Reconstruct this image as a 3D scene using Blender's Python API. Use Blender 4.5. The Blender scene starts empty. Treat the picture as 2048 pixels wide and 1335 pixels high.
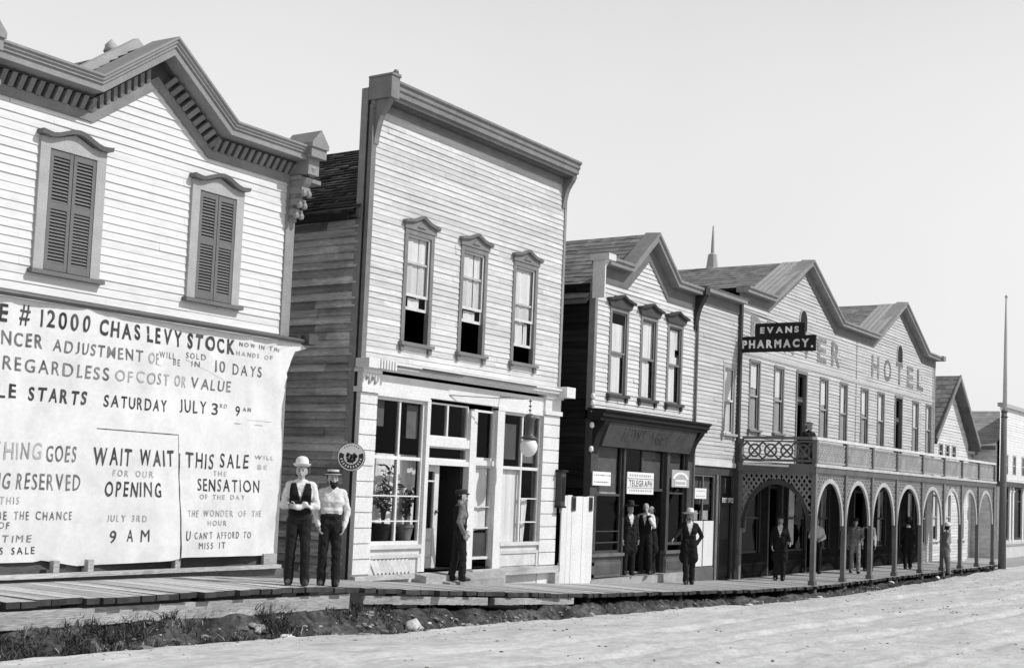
import bpy, bmesh, math, random
import numpy as np
from mathutils import Vector, Matrix, noise as mnoise
R = math.radians
random.seed(7)
S = bpy.context.scene
COL = S.collection
H = 2.3                    # eye height: every z below is counted from the eye, build() adds H

# ---------------------------------------------------------------- camera
def make_camera():
    cd = bpy.data.cameras.new('camera'); co = bpy.data.objects.new('camera', cd); COL.objects.link(co)
    yaw, p, r = R(34.1258), R(4.1915), R(2.339)
    F = Vector((math.cos(yaw)*math.cos(p), math.sin(yaw)*math.cos(p), math.sin(p)))
    Rt = Vector((math.sin(yaw), -math.cos(yaw), 0)); U = Rt.cross(F)
    c, s = math.cos(r), math.sin(r)
    Rt, U = c*Rt + s*U, -s*Rt + c*U
    m = Matrix((Rt, U, -F)).transposed().to_4x4(); m.translation = (0, 0, H)
    co.matrix_world = m
    cd.sensor_width = 36; cd.lens = 36*2574.68/2048
    cd.shift_y = (779.49-667.5)/2048
    cd.clip_start = .1; cd.clip_end = 6000
    S.camera = co
make_camera()

# ---------------------------------------------------------------- light
SUN_EL, SUN_AZ = 45.0, (0.42, -0.9075)         # horizontal direction towards the sun
def make_light():
    w = bpy.data.worlds.new('World'); S.world = w; w.use_nodes = True
    nt = w.node_tree; nt.nodes.clear()
    out = nt.nodes.new('ShaderNodeOutputWorld'); bg = nt.nodes.new('ShaderNodeBackground')
    sky = nt.nodes.new('ShaderNodeTexSky'); sky.sky_type = 'NISHITA'; sky.sun_disc = False
    sky.sun_elevation = R(SUN_EL); sky.sun_rotation = math.atan2(SUN_AZ[0], SUN_AZ[1])
    sky.dust_density = 3.0; sky.air_density = 1.3; sky.altitude = 1000
    sep = nt.nodes.new('ShaderNodeSeparateColor')                # a blue-sensitive plate: the sky's blue as grey
    # thin overcast veil evens the sky out
    tc = nt.nodes.new('ShaderNodeTexCoord'); nz = nt.nodes.new('ShaderNodeTexNoise')
    nz.inputs['Scale'].default_value = 1.6; nz.inputs['Detail'].default_value = 5
    mx = nt.nodes.new('ShaderNodeMix'); mx.data_type = 'FLOAT'
    ma = nt.nodes.new('ShaderNodeMath'); ma.operation = 'MULTIPLY_ADD'; ma.inputs[1].default_value = 2.6; ma.inputs[2].default_value = -.8
    sx = nt.nodes.new('ShaderNodeSeparateXYZ'); el = nt.nodes.new('ShaderNodeMapRange')       # veil thickest low down; dimmed overhead, out of view, to cut fill light
    el.inputs[1].default_value = .18; el.inputs[2].default_value = .80; el.inputs[3].default_value = 8.2; el.inputs[4].default_value = 1.6; el.interpolation_type = 'SMOOTHERSTEP'
    nt.links.new(tc.outputs['Generated'], sx.inputs[0]); nt.links.new(sx.outputs[2], el.inputs[0]); nt.links.new(el.outputs[0], ma.inputs[2])
    nt.links.new(tc.outputs['Generated'], nz.inputs['Vector'])
    nt.links.new(nz.outputs['Fac'], ma.inputs[0])
    nt.links.new(sky.outputs[0], sep.inputs[0])
    mx.inputs[0].default_value = .82
    nt.links.new(sep.outputs[2], mx.inputs[2]); nt.links.new(ma.outputs[0], mx.inputs[3])
    nt.links.new(mx.outputs[0], bg.inputs[0]); bg.inputs[1].default_value = .098
    nt.links.new(bg.outputs[0], out.inputs[0])
    ld = bpy.data.lights.new('sun', 'SUN'); lo = bpy.data.objects.new('sun', ld); COL.objects.link(lo)
    ld.energy = 3.7; ld.angle = R(0.6); ld.color = (1, 1, 1)
    d = Vector((SUN_AZ[0]*math.cos(R(SUN_EL)), SUN_AZ[1]*math.cos(R(SUN_EL)), math.sin(R(SUN_EL))))
    lo.rotation_euler = d.to_track_quat('Z', 'Y').to_euler(); lo.location = (20, -20, 30)
make_light()
vs = S.view_settings
vs.view_transform = 'Standard'; vs.look = 'None'; vs.exposure = 0.0; vs.gamma = 1
S.cycles.max_bounces = 6; S.cycles.transparent_max_bounces = 12; S.cycles.glossy_bounces = 3
S.cycles.caustics_reflective = False; S.cycles.caustics_refractive = False

# ---------------------------------------------------------------- materials (all grey: the photograph is black and white)
def mk(name, v, rough=.8, amp=.18, scale=(2, 2, 2), bump=.0, tone=True, fine=.12, stain=0.0, spec=.2, bscale=None):
    m = bpy.data.materials.new(name); m.use_nodes = True
    nt = m.node_tree; N = nt.nodes; L = nt.links
    b = N['Principled BSDF']; b.inputs['Roughness'].default_value = rough; b.inputs['Specular IOR Level'].default_value = spec
    tc = N.new('ShaderNodeTexCoord'); mp = N.new('ShaderNodeMapping'); mp.inputs['Scale'].default_value = scale
    L.new(tc.outputs['Object'], mp.inputs[0])
    n1 = N.new('ShaderNodeTexNoise'); n1.inputs['Scale'].default_value = 1; n1.inputs['Detail'].default_value = 6; n1.inputs['Roughness'].default_value = .65
    n2 = N.new('ShaderNodeTexNoise'); n2.inputs['Scale'].default_value = 14; n2.inputs['Detail'].default_value = 3
    L.new(mp.outputs[0], n1.inputs['Vector']); L.new(mp.outputs[0], n2.inputs['Vector'])
    def rng(node, a):
        r = N.new('ShaderNodeMapRange'); r.inputs[1].default_value = .28; r.inputs[2].default_value = .72
        r.inputs[3].default_value = 1-a; r.inputs[4].default_value = 1+a
        L.new(node.outputs['Fac'], r.inputs[0]); return r.outputs[0]
    def mul(a, c):
        x = N.new('ShaderNodeMath'); x.operation = 'MULTIPLY'
        L.new(a, x.inputs[0])
        if isinstance(c, float): x.inputs[1].default_value = c
        else: L.new(c, x.inputs[1])
        return x.outputs[0]
    val = mul(mul(rng(n1, amp), rng(n2, fine)), float(v))
    if stain:
        n3 = N.new('ShaderNodeTexNoise'); n3.inputs['Scale'].default_value = .9; n3.inputs['Detail'].default_value = 8; n3.inputs['Roughness'].default_value = .7
        L.new(tc.outputs['Object'], n3.inputs['Vector'])
        r = N.new('ShaderNodeMapRange'); r.inputs[1].default_value = .5; r.inputs[2].default_value = .72; r.inputs[3].default_value = 1; r.inputs[4].default_value = 1-stain
        L.new(n3.outputs['Fac'], r.inputs[0]); val = mul(val, r.outputs[0])
    if tone:
        at = N.new('ShaderNodeAttribute'); at.attribute_name = 'tone'
        val = mul(val, at.outputs['Fac'])
    L.new(val, b.inputs['Base Color'])
    if bump:
        bp = N.new('ShaderNodeBump'); bp.inputs['Strength'].default_value = bump; bp.inputs['Distance'].default_value = .02
        L.new(n2.outputs['Fac'], bp.inputs['Height']); L.new(bp.outputs[0], b.inputs['Normal'])
    return m
def glass_mat():
    m = bpy.data.materials.new('window_glass'); m.use_nodes = True
    nt = m.node_tree; N = nt.nodes; L = nt.links; N.remove(N['Principled BSDF'])
    t = N.new('ShaderNodeBsdfTransparent'); t.inputs[0].default_value = (.95, .95, .95, 1)
    g = N.new('ShaderNodeBsdfGlossy'); g.inputs['Roughness'].default_value = .03; g.inputs[0].default_value = (.6, .6, .6, 1)
    f = N.new('ShaderNodeFresnel'); f.inputs[0].default_value = 1.22
    tc = N.new('ShaderNodeTexCoord'); nz = N.new('ShaderNodeTexNoise'); nz.inputs['Scale'].default_value = 1.3; nz.inputs['Detail'].default_value = 2
    bp = N.new('ShaderNodeBump'); bp.inputs['Strength'].default_value = .25; bp.inputs['Distance'].default_value = .03
    L.new(tc.outputs['Object'], nz.inputs['Vector']); L.new(nz.outputs['Fac'], bp.inputs['Height'])
    L.new(bp.outputs[0], g.inputs['Normal'])
    mx = N.new('ShaderNodeMixShader')
    L.new(f.outputs[0], mx.inputs[0]); L.new(t.outputs[0], mx.inputs[1]); L.new(g.outputs[0], mx.inputs[2])
    L.new(mx.outputs[0], N['Material Output'].inputs[0])
    return m
BX = (.5, 6, 6); BV = (6, 6, .5)
M = dict(
    siding1=mk('white_painted_siding', .67, .7, .09, (.4, 3, 9), .2, fine=.1, stain=.12),
    siding2=mk('worn_white_siding', .57, .8, .20, (.4, 3, 9), .3, fine=.18, stain=.18),
    siding3=mk('dull_white_siding', .58, .8, .22, (.4, 3, 9), .2, stain=.2),
    siding4=mk('hotel_siding', .47, .8, .22, (.4, 3, 9), .2, stain=.15),
    weathered=mk('weathered_boards', .40, .9, .5, (.6, .6, 9), .4, fine=.35, stain=.35),
    blackwall=mk('black_boards', .018, .95, .4, (1, 1, 6), .3, spec=.03),
    trim1=mk('grey_painted_trim', .25, .6, .14, (3, 3, 3), .1),
    trim2=mk('mid_grey_trim', .20, .65, .2, (3, 3, 3), .15, stain=.2),
    trimlight=mk('light_grey_trim', .38, .6, .12, (3, 3, 3), .1),
    white=mk('white_paint', .68, .55, .08, (2, 2, 2), .08, stain=.1),
    cream=mk('off_white_paint', .60, .6, .12, (2, 2, 2), .1, stain=.15),
    dark=mk('dark_paint', .02, .6, .3, (3, 3, 3), .15, spec=.12),
    darkgrey=mk('dark_grey_paint', .06, .6, .3, (3, 3, 3), .15),
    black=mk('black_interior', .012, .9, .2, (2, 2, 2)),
    shutter=mk('shutter_paint', .15, .55, .12, (3, 3, 3), .1),
    shingle_dark=mk('dark_shingles', .055, .9, .5, (3, 3, 3), .5, fine=.4),
    shingle=mk('grey_shingles', .19, .9, .3, (3, 3, 3), .4, fine=.3),
    curtain=mk('curtain_cloth', .80, .9, .14, (7, 7, .6), .2),
    blind=mk('window_blind', .12, .9, .25, (3, 3, 3), .1),
    cloth=mk('banner_cloth', .68, .9, .07, (1.2, 1.2, 1.2), .1, fine=.05, stain=.16),
    inkdark=mk('black_lettering', .055, .8, .8, (6, 6, 6), fine=.5),
    inkmid=mk('grey_lettering', .16, .8, .75, (6, 6, 6), fine=.5),
    inkfaint=mk('faded_lettering', .34, .8, .35, (5, 5, 5)),
    hotelletter=mk('hotel_lettering', .20, .8, .5, (3, 3, 8), fine=.3),
    plank=mk('walk_planks', .40, .9, .3, (8, .7, 3), .4, fine=.3),
    plankend=mk('dark_plank_ends', .05, .9, .4, (5, 5, 5), .4),
    beam=mk('raw_beam', .36, .9, .3, (.7, 4, 6), .4, fine=.3, stain=.3),
    metal=mk('dark_metal', .06, .4, .3, (5, 5, 5), .1, spec=.5),
    enamel=mk('white_enamel', .78, .3, .05, (4, 4, 4), spec=.5),
    porch=mk('porch_paint', .28, .7, .2, (3, 3, 3), .15, stain=.15),
    porchlight=mk('porch_light_paint', .40, .7, .2, (3, 3, 3), .15),
    pole=mk('bare_pole_wood', .16, .9, .3, (6, 6, .6), .3),
    poletop=mk('painted_pole', .5, .8, .2, (6, 6, .6), .2),
    stone=mk('pale_stone', .38, .9, .35, (5, 5, 5), .5, fine=.3),
    leaf=mk('plant_leaves', .045, .7, .3, (9, 9, 9)),
    grass=mk('grass_blades', .05, .9, .3, (3, 3, 3)),
    shirt=mk('shirt_cotton', .70, .9, .12, (7, 7, 7), .6, tone=False, bscale=3),
    skin=mk('skin', .36, .6, .12, (8, 8, 8), .1, tone=False),
    trouser=mk('dark_trousers', .018, .9, .3, (7, 7, 4), .5, tone=False),
    vest=mk('black_vest', .012, .9, .3, (8, 8, 8), .3, tone=False),
    coat=mk('black_coat', .014, .9, .3, (7, 7, 5), .5, tone=False),
    overall=mk('faded_work_clothes', .26, .9, .25, (7, 7, 5), .6, tone=False),
    greyshirt=mk('grey_shirt', .18, .9, .2, (7, 7, 5), .5, tone=False),
    shoe=mk('leather_shoes', .05, .5, .3, (9, 9, 9), .2, tone=False, spec=.4),
    hair=mk('dark_hair', .012, .8, .3, (20, 20, 20), .3, tone=False),
    hatlight=mk('pale_felt_hat', .66, .9, .1, (9, 9, 9), .1),
    hatdark=mk('dark_felt', .03, .9, .2, (9, 9, 9), .1),
    straw=mk('straw_hat', .5, .8, .2, (20, 20, 20), .2),
    glass=glass_mat(),
)

# ---------------------------------------------------------------- mesh helpers
class MB:
    def __init__(s): s.v = []; s.f = []; s.m = []; s.t = []
    def add(s, pts, faces, m=0, t=1.0):
        o = len(s.v); s.v += [tuple(p) for p in pts]
        for f in faces: s.f.append([o+i for i in f]); s.m.append(m); s.t.append(t)
    def quad(s, a, b, c, d, m=0, t=1.0): s.add((a, b, c, d), ((0, 1, 2, 3),), m, t)
    def box(s, x0, x1, y0, y1, z0, z1, m=0, t=1.0):
        s.hexa([(x0, y0, z0), (x1, y0, z0), (x1, y1, z0), (x0, y1, z0), (x0, y0, z1), (x1, y0, z1), (x1, y1, z1), (x0, y1, z1)], m, t)
    def hexa(s, p, m=0, t=1.0):
        s.add(p, ((0, 3, 2, 1), (4, 5, 6, 7), (0, 1, 5, 4), (1, 2, 6, 5), (2, 3, 7, 6), (3, 0, 4, 7)), m, t)
    def bar(s, a, b, w, d, up=(0, -1, 0), m=0, t=1.0):
        a = Vector(a); b = Vector(b); ax = (b-a).normalized(); u = Vector(up); sd = ax.cross(u).normalized(); u = sd.cross(ax).normalized()
        c = []
        for q in (a, b):
            c += [q-sd*w/2-u*d/2, q+sd*w/2-u*d/2, q+sd*w/2+u*d/2, q-sd*w/2+u*d/2]
        s.hexa(c, m, t)
    def prism(s, poly, y0, y1, plane='xz', m=0, t=1.0):
        n = len(poly)
        def P(a, b, y): return {'xz': (a, y, b), 'yz': (y, a, b), 'xy': (a, b, y)}[plane]
        s.add([P(a, b, y0) for a, b in poly]+[P(a, b, y1) for a, b in poly],
              [tuple(range(n)), tuple(range(2*n-1, n-1, -1))]+[(i, i+n, (i+1) % n+n, (i+1) % n) for i in range(n)], m, t)
    def tube(s, pts, rad, n=8, m=0, t=1.0, caps=True):
        pts = [Vector(p) for p in pts]
        if not isinstance(rad, (list, tuple)): rad = [rad]*len(pts)
        rings = []
        for i, p in enumerate(pts):
            d = (pts[min(i+1, len(pts)-1)]-pts[max(i-1, 0)]).normalized()
            ref = Vector((0, 0, 1)) if abs(d.z) < .9 else Vector((1, 0, 0))
            a = d.cross(ref).normalized(); b = d.cross(a).normalized()
            rings.append([p+(a*math.cos(2*math.pi*k/n)+b*math.sin(2*math.pi*k/n))*rad[i] for k in range(n)])
        V = [q for r in rings for q in r]; Fc = []
        for i in range(len(pts)-1):
            for k in range(n): Fc.append((i*n+k, i*n+(k+1) % n, (i+1)*n+(k+1) % n, (i+1)*n+k))
        if caps: Fc += [tuple(range(n-1, -1, -1)), tuple((len(pts)-1)*n+k for k in range(n))]
        s.add(V, Fc, m, t)
    def lathe(s, prof, c=(0, 0, 0), n=20, m=0, t=1.0, mat=None):
        V = []; Fc = []
        for r, z in prof:
            for k in range(n):
                p = Vector((r*math.cos(2*math.pi*k/n), r*math.sin(2*math.pi*k/n), z))
                if mat: p = mat @ p
                V.append(p+Vector(c))
        L = len(prof)
        for i in range(L-1):
            for k in range(n): Fc.append((i*n+k, i*n+(k+1) % n, (i+1)*n+(k+1) % n, (i+1)*n+k))
        Fc += [tuple(range(n-1, -1, -1)), tuple((L-1)*n+k for k in range(n))]
        s.add(V, Fc, m, t)
    def build(s, name, mats, parent=None, smooth=False, z=H, recalc=True):
        if not isinstance(mats, (list, tuple)): mats = [mats]
        me = bpy.data.meshes.new(name)
        off = Vector(parent.get('_loc', (0, 0, 0))) if parent else Vector((0, 0, 0))
        me.from_pydata([(x-off.x, y-off.y, q+z-off.z) for x, y, q in s.v], [], s.f)
        for k in mats: me.materials.append(M[k] if isinstance(k, str) else k)
        me.polygons.foreach_set('material_index', s.m)
        at = me.attributes.new('tone', 'FLOAT', 'FACE'); at.data.foreach_set('value', s.t)
        if recalc:
            bm = bmesh.new(); bm.from_mesh(me); bmesh.ops.recalc_face_normals(bm, faces=bm.faces); bm.to_mesh(me); bm.free()
        if smooth: me.polygons.foreach_set('use_smooth', [True]*len(me.polygons))
        o = bpy.data.objects.new(name, me); COL.objects.link(o)
        if parent: o.parent = parent; o['_loc'] = tuple(off)
        return o
def tag(o, label=None, cat=None, group=None, kind=None):
    if label: o['label'] = label
    if cat: o['category'] = cat
    if group: o['group'] = group
    if kind: o['kind'] = kind
    return o
def thing(name, label, cat, loc, group=None):
    o = bpy.data.objects.new(name, None); COL.objects.link(o); o.empty_display_size = .2
    o.location = (loc[0], loc[1], loc[2]+H); o['_loc'] = (loc[0], loc[1], loc[2]+H)
    return tag(o, label, cat, group)
def rt(a): return 1+random.uniform(-a, a)

D = 14.3                                        # the building line
def PF(y=D): return lambda u, z, o: (u, y-o, z)         # wall facing the street
def PL(x): return lambda u, z, o: (x-o, u, z)           # wall facing left along the street
def topz(top, u):
    if top is None: return 1e9
    for (a, za), (b, zb) in zip(top, top[1:]):
        if a <= u <= b: return za+(zb-za)*(u-a)/(b-a) if b > a else za
    return -1e9
def clap(mb, P, u0, u1, z0, z1, h, holes=(), top=None, lap=.016, tv=.05, seg=3.6, m=0, cells=.06):
    z = z0; k = 0
    while z < z1-1e-4:
        za, zb = z, min(z+h, z1); k += 1
        edges = sorted({za, zb} | {e for hl in holes for e in hl[2:4] if za+.004 < e < zb-.004})
        cuts = [u0]; q = u0+random.uniform(.3, seg)
        while q < u1-.3: cuts.append(q); q += random.uniform(.6, 1.3)*seg
        cuts.append(u1); tones = [rt(tv) for _ in cuts]; laps = [random.uniform(.6, 1.35) for _ in cuts]
        for ea, eb in zip(edges, edges[1:]):
            iv = [(u0, u1)]
            if top:
                n = int((u1-u0)/cells); ok = [topz(top, u0+(i+.5)*cells) > (ea+eb)/2 for i in range(n+1)]
                iv = []; i = 0
                while i <= n:
                    if ok[i]:
                        j = i
                        while j <= n and ok[j]: j += 1
                        iv.append((u0+i*cells, min(u0+j*cells, u1))); i = j
                    else: i += 1
            for a, b, c, d in holes:
                if c < eb-1e-4 and d > ea+1e-4:
                    nv = []
                    for p, r in iv:
                        if b <= p or a >= r: nv.append((p, r)); continue
                        if a > p: nv.append((p, a))
                        if b < r: nv.append((b, r))
                    iv = nv
            for p, r in iv:
                for ci in range(len(cuts)-1):
                    s0, s1 = max(p, cuts[ci]), min(r, cuts[ci+1])
                    if s1-s0 < .005: continue
                    g = .0015 if s1 < r else 0; lp = lap*laps[ci]; fa = lp*(1-(ea-za)/h)+.001; fb = lp*(1-(eb-za)/h)
                    mb.quad(P(s0, ea, fa), P(s1-g, ea, fa), P(s1-g, eb, fb), P(s0, eb, fb), m, tones[ci])
                    if ea == za: mb.quad(P(s0, ea, 0), P(s1-g, ea, 0), P(s1-g, ea, fa), P(s0, ea, fa), m, tones[ci]*.8)
        z = zb
def sweep(mb, path, secs, y=D, m=0, t=1.0, caps=True):
    """mitred moulding along a roof line: path [(x,z)], each section a closed list of (outward, rise)"""
    pts = [Vector((a, 0, b)) for a, b in path]; nn = []
    for i in range(len(pts)):
        d0 = (pts[i]-pts[i-1]).normalized() if i else None
        d1 = (pts[i+1]-pts[i]).normalized() if i < len(pts)-1 else None
        n0 = Vector((-d0.z, 0, d0.x)) if d0 else None; n1 = Vector((-d1.z, 0, d1.x)) if d1 else None
        if n0 is None: v = n1
        elif n1 is None: v = n0
        else: v = (n0+n1).normalized(); v = v/max(.3, v.dot(n1))
        nn.append(v)
    for sec, mi, tt in secs:
        k = len(sec); V = []
        for p, v in zip(pts, nn):
            for o, n in sec: q = p+v*n; V.append((q.x, y-o, q.z))
        Fc = []
        for i in range(len(pts)-1):
            for j in range(k): Fc.append((i*k+j, i*k+(j+1) % k, (i+1)*k+(j+1) % k, (i+1)*k+j))
        if caps: Fc += [tuple(range(k)), tuple((len(pts)-1)*k+j for j in range(k-1, -1, -1))]
        mb.add(V, Fc, mi, tt)
def along(path, step, start=.05):
    for (a, za), (b, zb) in zip(path, path[1:]):
        d = Vector((b-a, 0, zb-za)); L = d.length; d.normalize(); s = start
        while s < L-.03:
            yield Vector((a, 0, za))+d*s, d, Vector((-d.z, 0, d.x)); s += step
def shingles(mb, e0, e1, r0, r1, rows, w, m=0, tv=.35, lift=.02):
    """courses of split shingles between an eave e0-e1 and a ridge r0-r1"""
    e0, e1, r0, r1 = map(Vector, (e0, e1, r0, r1)); n = (e1-e0).cross(r0-e0).normalized()
    if n.z < 0: n = -n
    for i in range(rows):
        a, b = i/rows, (i+1)/rows
        A0, A1 = e0.lerp(r0, a), e1.lerp(r1, a); B0, B1 = e0.lerp(r0, b), e1.lerp(r1, b)
        L = (A1-A0).length; s = 0; rowt = rt(.12)
        while s < L:
            e = min(L, s+w*random.uniform(.6, 1.5)); u, v = s/L, e/L
            lf = n*lift*random.uniform(.6, 1.4); sag = (B0-A0)*random.uniform(-.1, .1)
            p, q, c, d = A0.lerp(A1, u)+lf-sag, A0.lerp(A1, v)+lf-sag, B0.lerp(B1, v)+n*.002, B0.lerp(B1, u)+n*.002
            t = rt(tv)*rowt
            mb.quad(p, q, c, d, m, t); mb.quad(p-lf*1.5, q-lf*1.5, q, p, m, t*.7)
            s = e

# ---------------------------------------------------------------- lettering
_gl = {}
def glyph(ch, bold):
    k = (ch, bold)
    if k not in _gl:
        cu = bpy.data.curves.new('letter', 'FONT'); cu.body = ch; cu.size = 1; cu.offset = bold; cu.resolution_u = 4
        ob = bpy.data.objects.new('letter', cu); COL.objects.link(ob)
        dg = bpy.context.evaluated_depsgraph_get(); me = bpy.data.meshes.new_from_object(ob.evaluated_get(dg))
        V = [v.co.copy() for v in me.vertices]; Fc = [tuple(p.vertices) for p in me.polygons]
        bpy.data.objects.remove(ob); bpy.data.curves.remove(cu); bpy.data.meshes.remove(me)
        xs = [v.x for v in V] or [0]; ys = [v.y for v in V] or [0]
        _gl[k] = (V, Fc, min(xs), max(xs), min(ys), max(ys))
    return _gl[k]
def text(mb, s, P, u0, u1, z0, z1, m=0, bold=.012, jit=0.0, gap=.16, slant=0.0, o=.004, arc=0.0):
    """fit a line of capitals into u0..u1, z0..z1 on the surface P(u, z, outward)"""
    ws = []
    for ch in s:
        if ch == ' ': ws.append(.42)
        else:
            V, Fc, a, b, c, d = glyph(ch, bold); ws.append(max(b-a, .12))
    tot = sum(ws)+gap*(len(s)-1); k = (u1-u0)/tot; u = u0
    for ch, w in zip(s, ws):
        if ch != ' ':
            V, Fc, a, b, c, d = glyph(ch, bold)
            small = ch in ".,'-"
            sc = (z1-z0)/(.73 if small else max(d-c, .05)); zb = c if small else c
            ang = random.uniform(-jit, jit)*.6; dz = random.uniform(-jit, jit)*(z1-z0)*.5
            uc = u+w*k/2; tt = (uc-u0)/(u1-u0)*2-1; pts = []
            for v in V:
                x = (v.x-a-(b-a)/2)*k; y = (v.y-(0 if small else c))*sc
                x += y*(slant+ang)
                if jit: hh = z1-z0; x += hh*.045*mnoise.noise(Vector((uc*3+x/hh*2.2, y/hh*2.2, 1.3))); y += hh*.045*mnoise.noise(Vector((uc*3+x/hh*2.2, y/hh*2.2, 8.1)))
                y2 = y+dz+x*ang-arc*tt*tt
                pts.append(P(uc+x, z0+y2, o))
            mb.add(pts, Fc, m, rt(.25))
        u += (w+gap)*k

# ---------------------------------------------------------------- ground
def lerp_tab(tab, x):
    if x <= tab[0][0]: return tab[0][1]
    for (a, p), (b, q) in zip(tab, tab[1:]):
        if x <= b: return p+(q-p)*(x-a)/(b-a)
    return tab[-1][1]
WALK = [(4, -1.43), (10, -1.455), (13, -1.48), (15, -1.60), (17.6, -1.765), (20, -1.90), (22.9, -2.0), (27.7, -2.17), (31.5, -2.26), (52, -2.26)]
ROAD = [(4, -1.90), (9, -1.94), (11, -1.97), (13.2, -2.04), (14.8, -2.13), (16.6, -2.17), (19, -2.22), (22, -2.28), (26, -2.34), (31, -2.38), (39, -2.41), (51, -2.42)]
def fb(x, y, s, o=4): return mnoise.fractal(Vector((x*s, y*s, 3.7)), 1.0, 2.0, o)
def edge_y(x): return lerp_tab([(4, 11.2), (9, 11.25), (13, 11.32), (14.8, 11.4), (17, 11.4), (19, 11.55), (22, 11.5), (26, 11.12), (31, 11.0), (39, 11.35), (51, 11.9), (53, 12.0)], x)+.07*fb(x, 0, .8)+.05*fb(x, 4, 4)
def walk_z(x): return lerp_tab(WALK, x)
def road_z(x, y):
    e = edge_y(x); d = max(0, e-y); r = 0
    if -12 < y and -60 < x < 90:                                  # wheel ruts and hoof-churned dust
        for off, dep, wd in ((1.7, .035, .11), (3.15, .045, .12), (4.3, .045, .13), (5.75, .035, .12), (7.6, .05, .13), (9.05, .045, .13)):
            c = 11.4-off+.25*math.sin(x*.21+off)+.12*fb(x, off, .5); q = (y-c)/wd
            if abs(q) < 4: r += -dep*math.exp(-q*q)+dep*.55*math.exp(-(abs(q)-1.9)**2*1.6)
        r += .011*fb(x*.8, y, 2.2)*min(1, d*2+.2)
    return lerp_tab(ROAD, x)-.012*min(d, 6)+.03*fb(x, y, .35)+.018*fb(x*.35, y, 1.6)+.012*fb(x, y, 4)+r
def axis(a, b, step, far, g=1.35):
    L = list(np.arange(a, b, step)); s = step; q = L[-1]
    while q < far: s *= g; q += s; L.append(q)
    s = step; q = a; pre = []
    while q > -far: s *= g; q -= s; pre.append(q)
    return pre[::-1]+L
def make_ground():
    def sheet(name, xs, rows, fz, mat, label=None, kind='structure', ry=None):
        mb = MB(); nx = len(xs); V = []
        for j in range(len(rows)):
            for x in xs:
                y = ry(x, rows[j]) if ry else rows[j]
                V.append((x, y, fz(x, y)))
        mb.add(V, [(j*nx+i, j*nx+i+1, (j+1)*nx+i+1, (j+1)*nx+i) for j in range(len(rows)-1) for i in range(nx-1)])
        o = mb.build(name, mat, smooth=True, recalc=False); o['kind'] = kind
        if label: o['label'] = label
        return o
    # dusty road
    m = bpy.data.materials.new('dusty_road'); m.use_nodes = True; nt = m.node_tree; N = nt.nodes; L = nt.links
    b = N['Principled BSDF']; b.inputs['Roughness'].default_value = .95; b.inputs['Specular IOR Level'].default_value = .1
    tc = N.new('ShaderNodeTexCoord')
    def nz(sc, d, rot=0):
        mp = N.new('ShaderNodeMapping'); mp.inputs['Scale'].default_value = sc; mp.inputs['Rotation'].default_value = (0, 0, rot)
        n = N.new('ShaderNodeTexNoise'); n.inputs['Scale'].default_value = 1; n.inputs['Detail'].default_value = d; n.inputs['Roughness'].default_value = .68
        L.new(tc.outputs['Object'], mp.inputs[0]); L.new(mp.outputs[0], n.inputs['Vector']); return n.outputs['Fac']
    def mr(f, lo, hi, a, c):
        r = N.new('ShaderNodeMapRange'); r.inputs[1].default_value = lo; r.inputs[2].default_value = hi; r.inputs[3].default_value = a; r.inputs[4].default_value = c
        L.new(f, r.inputs[0]); return r.outputs[0]
    def mul(a, c):
        x = N.new('ShaderNodeMath'); x.operation = 'MULTIPLY'; L.new(a, x.inputs[0])
        if isinstance(c, float): x.inputs[1].default_value = c
        else: L.new(c, x.inputs[1])
        return x.outputs[0]
    val = mul(mr(nz((.28, 1.1, 1), 6), .3, .7, .82, 1.10), mr(nz((1.3, 3.6, 1), 7, .15), .3, .7, .76, 1.12))
    val = mul(val, mr(nz((7, 20, 1), 5, .08), .3, .72, .78, 1.13))
    val = mul(val, mr(nz((2.6, 4.0, 1), 6), .56, .74, 1.0, .72))
    val = mul(val, .56)
    L.new(val, b.inputs['Base Color'])
    bp = N.new('ShaderNodeBump'); bp.inputs['Strength'].default_value = .55; bp.inputs['Distance'].default_value = .03
    L.new(nz((7, 11, 1), 6), bp.inputs['Height']); L.new(bp.outputs[0], b.inputs['Normal'])
    xs = axis(3, 56, .16, 900); rows = axis(-1.9, 0, .11, 900)[::-1]
    rows = sorted([r for r in rows if r <= 0])
    rows = [r for r in rows if r < -7.5]+list(np.arange(-7.4, 0, .11))+[0.0]
    sheet('road', xs, rows, road_z, m, 'pale dusty unpaved road', ry=lambda x, r: edge_y(x)+r)
    # ditch
    md = bpy.data.materials.new('ditch_soil'); md.use_nodes = True; nt = md.node_tree; N = nt.nodes; L = nt.links
    b = N['Principled BSDF']; b.inputs['Roughness'].default_value = .95; b.inputs['Specular IOR Level'].default_value = .1
    tc = N.new('ShaderNodeTexCoord')
    val = mul(mr(nz((1.1, 1.6, 1.6), 6), .35, .68, .55, 2.1), mr(nz((9, 9, 9), 5), .35, .7, .4, 1.8))
    L.new(mul(val, .058), b.inputs['Base Color'])
    bp = N.new('ShaderNodeBump'); bp.inputs['Strength'].default_value = 1; bp.inputs['Distance'].default_value = .05
    L.new(nz((8, 8, 8), 6), bp.inputs['Height']); L.new(bp.outputs[0], b.inputs['Normal'])
    def ditch_z(x, y):
        e = edge_y(x); w = max(.15, 12.05-e); t = (y-e)/w
        rz = road_z(x, e); wz = walk_z(x)
        dep = .20*max(0, math.sin(min(max(t, 0), 1)*math.pi))
        up = rz+(wz-(.30 if x < 19 else .19)-rz)*min(max(t, 0), 1)
        return up-dep*(1 if x < 30 else max(.15, 1-(x-30)/10))+(.05*fb(x, y, 1.5)+.04*fb(x, y, 5))*min(1, t*4+.05) - (0.25 if t > 1.2 else 0)
    global DITCH; DITCH = ditch_z
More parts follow.
